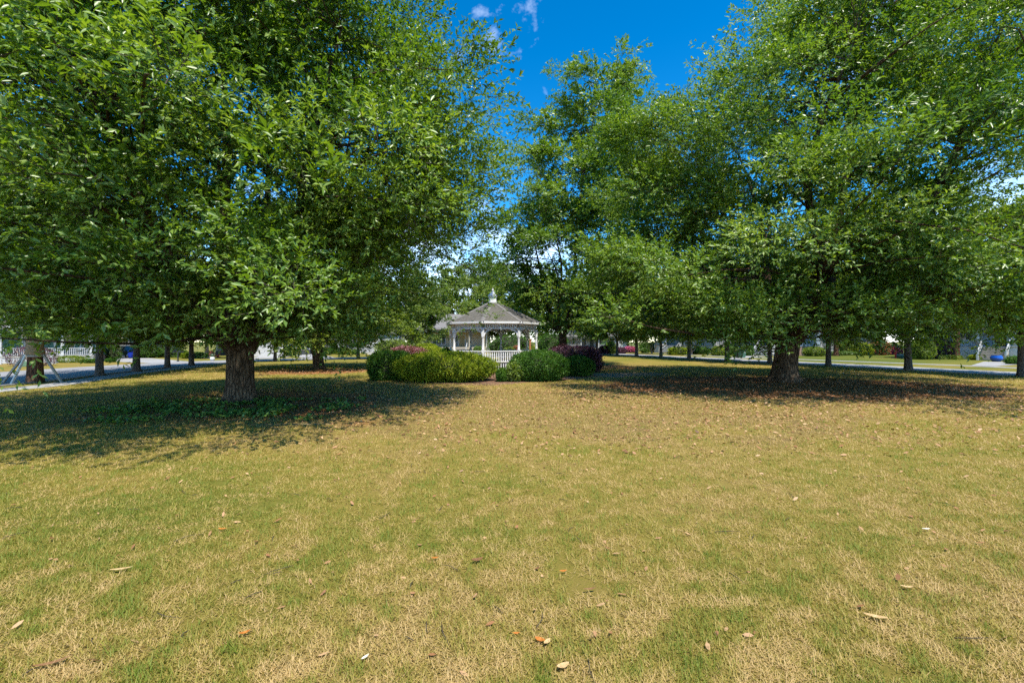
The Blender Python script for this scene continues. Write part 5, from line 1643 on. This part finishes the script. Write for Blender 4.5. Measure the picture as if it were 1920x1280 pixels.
# dark car on the driveway
def build_car(loc, rz):
    r = thing('parked_car', (loc[0], loc[1], 0), 'dark green sport utility car parked before the lemon garage', 'car', rz)
    prof = [(-2.25, 0.42), (-2.28, 0.75), (-2.20, 1.02), (-1.98, 1.10), (-1.55, 1.70), (-1.2, 1.78), (0.35, 1.76), (0.75, 1.62), (1.15, 1.13), (2.05, 1.02), (2.28, 0.85), (2.30, 0.42)]
    b = MB()
    n = len(prof)
    vs = []
    for s, tuck in ((-1, 1), (1, 1)):
        for (yy, zz) in prof:
            half = 0.95 if zz <= 1.13 else 0.95 - (zz - 1.13) * 0.30
            vs.append((s * half, yy, zz))
    fs = [tuple(range(n - 1, -1, -1)), tuple(range(n, 2 * n))]
    for i in range(n):
        j = (i + 1) % n
        fs.append((i, j, n + j, n + i))
    b.add(vs, fs)
    b.build('body', M['car_paint'], r)
    gl = MB().add([(-0.74, -1.985, 1.16), (0.74, -1.985, 1.16), (0.62, -1.62, 1.66), (-0.62, -1.62, 1.66)], [(0, 1, 2, 3)]).add([(-0.74, -1.93, 1.16), (0.74, -1.93, 1.16), (0.62, -1.57, 1.66), (-0.62, -1.57, 1.66)], [(3, 2, 1, 0)])
    gl.build('rear_window', M['glass'], r)
    gl = MB().add([(-0.74, 1.155, 1.16), (0.74, 1.155, 1.16), (0.64, 0.80, 1.60), (-0.64, 0.80, 1.60)], [(3, 2, 1, 0)])
    gl.build('windscreen', M['glass'], r)
    for s in (-1, 1):
        for ya, yb, yc, yd in ((-1.72, -0.72, -0.72, -1.42), (-0.64, 0.22, 0.22, -0.64), (0.30, 0.98, 0.62, 0.30)):
            MB().add([(s * 0.957, ya, 1.16), (s * 0.957, yb, 1.16), (s * 0.815, yc, 1.62), (s * 0.815, yd, 1.62)], [(0, 1, 2, 3) if s > 0 else (3, 2, 1, 0)]).build('side_window', M['glass'], r)
        MB().cbox((s * 0.80, -2.255, 0.98), (0.22, 0.08, 0.30), 0.02).build('tail_light', M['red_lens'], r)
        MB().cbox((s * 0.70, 2.26, 0.80), (0.36, 0.10, 0.18), 0.02).build('headlight', M['chrome'], r)
        MB().cbox((s * 1.04, 0.85, 1.18), (0.18, 0.12, 0.14), 0.03).build('mirror', M['car_paint'], r)
        for yy in (-1.35, 1.42):
            w = MB().lathe((0, 0, 0), [(0.20, -0.12), (0.34, -0.11), (0.37, -0.06), (0.37, 0.06), (0.34, 0.11), (0.20, 0.12)], 24).build('wheel', M['tyre'], r, (s * 0.86, yy, 0.37), (0, math.pi / 2, 0))
            MB().lathe((0, 0, 0), [(0.02, -0.125), (0.21, -0.122), (0.21, 0.122), (0.02, 0.125)], 16).build('rim', M['chrome'], w)
    MB().cbox((0, -2.30, 0.55), (1.82, 0.16, 0.24), 0.03).build('rear_bumper', M['dark_plastic'], r)
    MB().cbox((0, 2.32, 0.52), (1.82, 0.14, 0.26), 0.03).build('front_bumper', M['dark_plastic'], r)
    MB().cbox((0, -2.30, 0.86), (0.52, 0.03, 0.13)).build('number_plate', M['white_paint'], r)
    return r
x, y = g(221, 671.5)
build_car((x, y + 2.2), math.radians(-6))

# black mailbox on its post
x, y = g(334, 677.6)
r = thing('mailbox', (x, y, 0), 'black mailbox on a single post beside the left street', 'mailbox', 0.2)
MB().cbox((0, 0, 0.52), (0.11, 0.11, 1.14), 0.012).cbox((0, 0, 0.06), (0.22, 0.22, 0.14), 0.02).build('post', M['black_metal'], r)
MB().cbox((0, 0, 1.10), (1.15, 0.10, 0.06)).build('cross_arm', M['black_metal'], r)
for s in (-0.32, 0.32):
    box = MB().prism([(-0.16, 1.13), (0.16, 1.13), (0.16, 1.32)] + [(0.16 * math.cos(a), 1.32 + 0.16 * math.sin(a)) for a in np.linspace(0.2, 2.94, 9)] + [(-0.16, 1.32)], 'y', -0.30, 0.30).build('box', M['black_metal'], r, (s, 0, 0))
    MB().prism([(-0.14, 1.15), (0.14, 1.15), (0.14, 1.32), (0.0, 1.45), (-0.14, 1.32)], 'y', -0.315, -0.302).build('flap', M['black_metal'], box)

# red garden chairs and the white pot with a plant
def adirondack(loc, rz, label):
    r = thing('garden_chair', (loc[0], loc[1], 0), label, 'chair', rz, 'red garden chairs by the lattice house')
    mt = M['red_paint']
    for s in (-1, 1):
        MB().bar((s * 0.30, -0.45, 0), (s * 0.30, -0.45, 0.56), 0.06, 0.10).build('leg', mt, r)
        MB().bar((s * 0.30, -0.48, 0.36), (s * 0.30, 0.45, 0.0), 0.05, 0.12).build('leg', mt, r)
        MB().cbox((s * 0.36, -0.12, 0.585), (0.15, 0.78, 0.035), 0.008).build('armrest', mt, r)
    for i in range(5):
        MB().bar((-0.26 + 0.13 * i, 0.12, 0.20), (-0.29 + 0.145 * i, 0.48, 1.08 - 0.03 * abs(i - 2)), 0.115, 0.025, (0, 1, 0.4)).build('back_slat', mt, r)
    for i in range(5):
        MB().cbox((0, -0.42 + 0.12 * i, 0.37 - 0.035 * i), (0.62, 0.105, 0.025)).build('seat_slat', mt, r)
    return r
x, y = g(396, 670)
adirondack((x, y), 0.5, 'left red slatted garden chair beside the pale trunk')
x, y = g(407, 670)
adirondack((x, y), -0.6, 'right red slatted garden chair next to the big left trunk')
x, y = g(398.5, 676)
r = thing('plant_pot', (x, y, 0), 'small white pot with a green plant by the left street', 'pot')
MB().lathe((0, 0, 0), [(0.16, 0), (0.27, 0.20), (0.27, 0.36), (0.20, 0.44), (0.22, 0.48)], 16).build('pot', M['white_glaze'], r)
pl = MB()
for k in range(22):
    a, t = k * 2.4, 0.3 + 0.5 * ((k * 7) % 10) / 10
    pl.add([(0.03 * math.cos(a), 0.03 * math.sin(a), 0.46), (0.14 * math.cos(a + 0.5), 0.14 * math.sin(a + 0.5), 0.46 + 0.35 * t), (0.34 * math.cos(a), 0.34 * math.sin(a), 0.50 + 0.55 * t), (0.14 * math.cos(a - 0.5), 0.14 * math.sin(a - 0.5), 0.46 + 0.35 * t)], [(0, 1, 2, 3)])
pl.build('leaves', M['box_green'], r, kind='stuff')

# pale crape-like trunk tree across the street
x, y = g(388, 671.5)
build_tree('yard_tree', (x, y), 'pale barked small tree in front of the dark lattice house', seed=83, trunk_r=0.26, fork=2.6, profile=((2.4, 1.6), (3.6, 2.8), (6, 3.2), (8.5, 0.4)), n_clump=50, clump_r=1.1, sprays=18, nl=9,
           leaf=(0.26, 0.10), limbs=5, leafmat='street_leaf', bark='pale_bark', limb_bark='pale_bark')
for (px, py, lab, sd) in ((1222, 663.5, 'pale multi stemmed small tree left of the distant white steps', 84), (1296.5, 664.5, 'pale multi stemmed small tree behind the right row', 85)):
    x, y = g(px, py)
    build_tree('yard_tree', (x, y), lab, seed=sd, trunk_r=0.16, fork=0.5, profile=((3.0, 1.2), (4.2, 2.4), (6, 2.6), (8, 0.4)), n_clump=34, clump_r=1.0, sprays=16, nl=9, leaf=(0.30, 0.12), limbs=6,
               leafmat='street_leaf', bark='pale_bark', limb_bark='pale_bark')
for (px, py, lab, sd, sc) in ((167, 674, 'reddish pine trunk rising at the end of the green porch', 86, 0.30), (1567, 667, 'brown pine trunk behind the street tree right of the big trunk', 87, 0.34), (1793, 673.5, 'pale brown trunk among the dark shrubs before the right porch', 88, 0.36)):
    x, y = g(px, py)
    build_tree('yard_pine', (x, y), lab, seed=sd, trunk_r=sc, fork=7.5, profile=((7, 1.6), (9, 3.0), (12, 3.2), (15, 0.4)), n_clump=60, clump_r=1.2, sprays=18, nl=9, leaf=(0.32, 0.08), limbs=5, leafmat='pine_leaf', bark='pine_bark', limb_bark='pine_bark')

# white gate post, low white fence and the green utility box by the green house
x, y = g(100, 682)
r = thing('gate_post', (x, y, 0), 'square white post right of the purple topped shrub', 'post')
MB().cbox((0, 0, 0.55), (0.36, 0.36, 1.14), 0.02).build('shaft', M['white_paint'], r)
MB().cbox((0, 0, 1.145), (0.46, 0.46, 0.05), 0.015).lathe((0, 0, 1.17), [(0.22, 0), (0.02, 0.10)], 4, smooth=False).build('cap', M['white_paint'], r)
x, y = g(-10, 683)
r = thing('low_fence', (x, y, 0), 'low white rail fence at the far left edge', 'fence')
for k in range(4): MB().cbox((-2.0 + 1.35 * k, 0, 0.32), (0.14, 0.14, 0.66), 0.012).build('fence_post', M['white_paint'], r)
for z in (0.22, 0.50): MB().box(-3.0, 2.2, -0.03, 0.03, z - 0.05, z + 0.05).build('rail', M['white_paint'], r)
x, y = g(53, 687)
r = thing('utility_box', (x, y, 0), 'squat green utility cabinet beside the burlap wrapped trunk', 'cabinet')
MB().prism([(-0.30, 0), (0.30, 0), (0.30, 0.46), (-0.24, 0.52), (-0.30, 0.44)], 'x', -0.32, 0.32).build('cabinet', M['box_green'], r)
MB().box(-0.28, 0.28, -0.325, -0.302, 0.06, 0.42).build('door', M['box_green'], r)

# blue glazed pot by the tan steps, and terracotta ones by the cream house
x, y = g(1868, 677.5)
r = thing('plant_pot', (x, y, 0), 'big round blue glazed pot at the foot of the tan steps', 'pot')
MB().lathe((0, 0, 0), [(0.34, 0), (0.50, 0.16), (0.58, 0.40), (0.52, 0.62), (0.44, 0.70), (0.49, 0.75)], 24).build('pot', M['blue_glaze'], r)
MB().lathe((0, 0, 0.70), [(0.42, 0), (0.42, 0.03), (0.2, 0.05)], 16).build('soil', M['soil'], r)
x, y = g(1679, 671.5)
r = thing('garden_stand', (x, y, 0), 'small red post with a dark green tub left of the leaning tree', 'planter')
MB().cbox((0, 0, 0.5), (0.16, 0.16, 1.0), 0.01).build('post', M['red_paint'], r)
MB().lathe((0.65, 0, 0), [(0.28, 0), (0.38, 0.1), (0.40, 0.55), (0.34, 0.58)], 16).build('tub', M['green_plastic'], r)
x, y = g(994, 672)
r = thing('lamp_post', (x, y, 0), 'orange brown wooden post seen through the right side of the gazebo', 'post')
MB().cbox((0, 0, 1.3), (0.24, 0.24, 2.7), 0.02).build('shaft', M['terracotta'], r)
MB().cbox((0, 0, 2.68), (0.34, 0.34, 0.08), 0.02).build('cap', M['terracotta'], r)

# ----------------------------------------------------------------------------------------------
# grass blades, ivy, leaf litter
# ----------------------------------------------------------------------------------------------
def build_grass(n, seed):
    rng = np.random.default_rng(seed)
    d = np.exp(rng.uniform(math.log(2.2), math.log(46), n))
    x = d * rng.uniform(-1.28, 1.28, n)
    y = d
    lit = f_litter(x, y) + rng.normal(0, 0.12, n)
    dirt = f_dirt(x, y) + rng.normal(0, 0.12, n)
    bed = np.hypot((x + 1.6) / 8.3, (y - 37) / 11.4) > 1.0
    lane = np.ones(n, bool)
    le = np.array(WALK_L); re = np.array(R_EDGE)
    lane &= x > np.interp(y, le[:, 1], le[:, 0]) + 0.85
    lane &= x < np.interp(y, re[:, 1], re[:, 0]) - 0.3
    thin = fbm(x, y, 0.55, 77, 3)
    keep = (lit < 0.55) & (dirt < 0.5) & bed & lane & (thin > 0.24 + rng.normal(0, 0.05, n))
    for c in (LT, RT, L2, BT): keep &= np.hypot(x - c[0], y - c[1]) > 1.0
    x, y, d = x[keep], y[keep], d[keep]
    n = len(x)
    gr = f_green(x, y)
    fine = fbm(x, y, 0.22, 91, 2)
    q = np.clip(gr * 0.50 + (fine - 0.5) * 1.8 + 0.17 + rng.normal(0, 0.24, n), 0, 1)
    az = rng.random(n) * 6.283
    tilt = np.where(q < 0.4, rng.uniform(0.75, 1.50, n), rng.uniform(0.35, 1.25, n))
    L = rng.uniform(0.030, 0.085, n) * (1 + 0.016 * d)
    w = np.maximum(rng.uniform(0.004, 0.0085, n), 0.0011 * d)
    D = np.stack([np.cos(az) * np.sin(tilt), np.sin(az) * np.sin(tilt), np.cos(tilt)], 1)
    S = np.stack([-np.sin(az), np.cos(az), np.zeros(n)], 1)
    P = np.stack([x, y, np.full(n, 0.001) + rng.random(n) * 0.012], 1)
    v = np.stack([P - S * (w / 2)[:, None], P + S * (w / 2)[:, None], P + D * L[:, None]], 1).reshape(-1, 3)
    t = np.arange(3 * n).reshape(-1, 3)
    o = link('grass', np_mesh('grass', v, t, M['blade'], np.repeat(q, 3)), kind='stuff')
    tag(o, 'short dry straw and green lawn grass', 'grass')
build_grass(500000, 7)

def scatter_leaves(name, n, seed, sampler, mat, L, W, label, cat, zmax=0.03, tint=(0.45, 0.24), tilt=0.35, acc=None):
    rng = np.random.default_rng(seed)
    x, y = sampler(rng, n)
    if acc is not None:
        k = acc(rng, x, y); x, y = x[k], y[k]
    n = len(x)
    az = rng.random(n) * 6.283
    D = nrm(np.stack([np.cos(az), np.sin(az), rng.normal(0.08, tilt * 0.5, n)], 1))
    N = nrm(np.stack([rng.normal(0, tilt, n), rng.normal(0, tilt, n), np.ones(n)], 1))
    P = np.stack([x, y, 0.012 + rng.random(n) * zmax], 1)
    v, t, k = leaf_mesh_data(P, D, N, L * rng.uniform(0.45, 1.2, n), W * rng.uniform(0.6, 1.2, n), True, droop=-0.12)
    v[:, 2] = np.maximum(v[:, 2], 0.005)
    q = np.clip(rng.normal(tint[0], tint[1], n), 0, 1)
    o = link(name, np_mesh(name, v, t, M[mat], np.repeat(q, k)), kind='stuff')
    return tag(o, label, cat)

def disc(cx, cy, rx, ry):
    def s(rng, n):
        a, r = rng.random(n) * 6.283, np.sqrt(rng.random(n)) * 1.2
        return cx + rx * r * np.cos(a), cy + ry * r * np.sin(a)
    return s
by_litter = lambda rng, x, y: f_litter(x, y) > 0.30 + rng.random(len(x)) * 0.45
scatter_leaves('leaf_litter', 16000, 301, disc(RT[0] - 2, RT[1] - 4, 13, 9), 'litter', 0.15, 0.065, 'brown fallen leaves under the big right tree', 'leaf litter', acc=by_litter)
scatter_leaves('leaf_litter', 5000, 302, disc(-16.5, 36, 7, 6), 'litter', 0.16, 0.07, 'brown fallen leaves under the second park tree', 'leaf litter', acc=by_litter)
scatter_leaves('leaf_litter', 3500, 303, disc(LT[0] + 1, LT[1] - 2, 6, 6), 'litter', 0.13, 0.055, 'brown fallen leaves among the ivy of the left tree', 'leaf litter', acc=by_litter)
def wide(rng, n):
    d = 3.0 + 24 * rng.random(n) ** 0.75
    return d * rng.uniform(-1.25, 1.25, n), d
def wide_acc(rng, x, y):
    pr = 0.13 + 0.87 * np.clip((y - 8) / 10, 0, 1) * np.clip(fbm(x, y, 4, 19, 3) * 2 - 0.5, 0, 1)
    return (rng.random(len(x)) < pr) & (x > -19)
scatter_leaves('fallen_leaf_scatter', 15000, 304, wide, 'litter', 0.085, 0.035, 'scattered dry leaves across the open lawn', 'leaf litter', zmax=0.015, tint=(0.66, 0.26), acc=wide_acc)

def mid(rng, n):
    d = 9.5 + 16 * rng.random(n)
    return d * rng.uniform(-0.55, 1.2, n), d
scatter_leaves('fallen_leaf_scatter', 13000, 305, mid, 'litter', 0.135, 0.060, 'orange brown leaves strewn over the lawn before the big right tree', 'leaf litter', zmax=0.015, tint=(0.60, 0.30),
               acc=lambda rng, x, y: (rng.random(len(x)) < np.clip((y - 8) / 9, 0.06, 1) * np.clip(fbm(x, y, 3.5, 23, 3) * 2 - 0.4, 0.1, 1)) & (x > LT[0] - 2))
def build_twigs():
    rng = np.random.default_rng(71)
    mb = MB()
    for k in range(150):
        d = 3.2 + 24 * rng.random() ** 1.2
        x, y, a, ln = d * rng.uniform(-1.15, 1.15), d, rng.random() * 6.28, rng.uniform(0.08, 0.32)
        p = np.array([x, y, 0.022])
        u = np.array([math.cos(a), math.sin(a), 0])
        w = np.array([-u[1], u[0], 0])
        mb.tube([p, p + u * ln * 0.5 + w * ln * rng.uniform(-0.12, 0.12) + np.array([0, 0, 0.012]), p + u * ln], [0.005, 0.004, 0.002], 4)
    tag(mb.build('fallen_twig_scatter', M['twig'], kind='stuff'), 'small dry twigs dropped over the lawn', 'twigs')
build_twigs()

def ivy(rng, x, y):
    r = np.hypot((x - LT[0] - 0.7) / 4.3, (y - LT[1] + 1.9) / 3.0)
    return (r < 1.0 + (fbm(x, y, 1.2, 43, 3) - 0.5) * 1.1) & (fbm(x, y, 0.8, 47, 3) > 0.43) & (np.hypot(x - LT[0], y - LT[1]) > 0.62)
def build_ivy():
    rng = np.random.default_rng(44)
    x, y = disc(LT[0] + 0.7, LT[1] - 1.9, 4.8, 3.6)(rng, 8500)
    k = ivy(rng, x, y); x, y = x[k], y[k]
    n = len(x)
    az = rng.random(n) * 6.283
    D = nrm(np.stack([np.cos(az), np.sin(az), rng.normal(0.25, 0.35, n)], 1))
    N = nrm(np.stack([rng.normal(0, 0.45, n), rng.normal(-0.2, 0.45, n), np.ones(n)], 1))
    P = np.stack([x, y, 0.02 + rng.random(n) * 0.20 * fbm(x, y, 0.6, 49, 2)], 1)
    v, t, kk = leaf_mesh_data(P, D, N, rng.uniform(0.08, 0.15, n), rng.uniform(0.07, 0.12, n), True)
    o = link('ivy', np_mesh('ivy', v, t, M['ivy_leaf'], np.repeat(np.clip(rng.normal(0.45, 0.22, n), 0, 1), kk)), kind='stuff')
    tag(o, 'green ivy ground cover round the foot of the big left tree', 'ivy')
build_ivy()

# the leaves lying close enough to be picked out one by one
def single_leaf(px, py, ln, az, mat, label, curl=0.12, wid=0.42):
    x, y = g(px, py)
    ln *= 0.82
    rows = 6
    vs, fs = [], []
    for k in range(rows + 1):
        t = k / rows
        w = ln * wid * 0.5 * math.sin(math.pi * min(1, 0.06 + t * 0.94)) ** 0.8
        z = 0.035 + curl * ln * (2 * t - 1) ** 2
        for s in (-1, 0, 1):
            vs.append(((t - 0.5) * ln, s * w, z + abs(s) * 0.18 * w))
    for k in range(rows):
        for s in range(2):
            a = k * 3 + s
            fs.append((a, a + 1, a + 4, a + 3))
    me = MB().add(vs, fs, True).mesh('fallen_leaf', M[mat])
    a = me.attributes.new('tint', 'FLOAT', 'POINT')
    a.data.foreach_set('value', np.full(len(vs), 0.5, np.float32) + np.random.default_rng(int(px)).uniform(-0.3, 0.3, len(vs)).astype(np.float32))
    o = link('fallen_leaf', me, None, (x, y, 0), (0, 0, az))
    return tag(o, label, 'leaf', 'fallen leaves on the near lawn')
single_leaf(1012, 1206, 0.11, 2.6, 'orange_leaf', 'orange fallen leaf at bottom centre, touching a tan one', 0.10, 0.55)
single_leaf(1026, 1210, 0.10, 0.9, 'tan_leaf', 'tan fallen leaf touching the orange one at bottom centre', 0.10, 0.5)
single_leaf(968, 1194, 0.075, 0.1, 'orange_leaf', 'small orange leaf just left of the bottom centre pair')
single_leaf(1056, 1256, 0.13, 0.5, 'tan_leaf', 'broad pale tan leaf nearest the bottom edge, right of centre', 0.12, 0.5)
single_leaf(685, 1239, 0.085, 1.0, 'white_leaf', 'nearly white leaf on the grass near the bottom, left of centre', 0.08, 0.36)
single_leaf(459, 1193, 0.11, 0.6, 'orange_leaf', 'orange curled leaf in the lower left grass', 0.16, 0.38)
single_leaf(228, 1072, 0.24, 0.35, 'tan_leaf', 'long narrow tan leaf lying in the left grass', 0.06, 0.22)
single_leaf(100, 1250, 0.26, 0.6, 'brown_leaf', 'long brown curled leaf near the bottom left corner', 0.10, 0.18)
single_leaf(1056, 1076, 0.10, 0.2, 'orange_leaf', 'orange leaf above the dry brown sliver, centre lawn')
single_leaf(1106, 1110, 0.16, 0.25, 'brown_leaf', 'thin brown leaf sliver in the centre lawn', 0.10, 0.2)
single_leaf(1700, 1106, 0.14, -0.2, 'tan_leaf', 'tan leaf in the greener grass at lower right', 0.10, 0.34)
single_leaf(1736, 996, 0.13, 0.0, 'white_leaf', 'pale cream leaf farther up in the right lawn', 0.08, 0.34)
single_leaf(816, 1051, 0.10, 0.3, 'orange_leaf', 'orange brown leaf in the lawn left of centre')
single_leaf(418, 996, 0.13, 0.1, 'orange_leaf', 'orange leaf lying in the left lawn beyond the long tan one')
single_leaf(895, 1055, 0.17, 0.4, 'brown_leaf', 'dark crumpled leaf near the middle of the lawn', 0.16, 0.5)
single_leaf(1640, 1162, 0.22, 2.7, 'tan_leaf', 'long straw yellow leaf in the lower right grass', 0.06, 0.26)
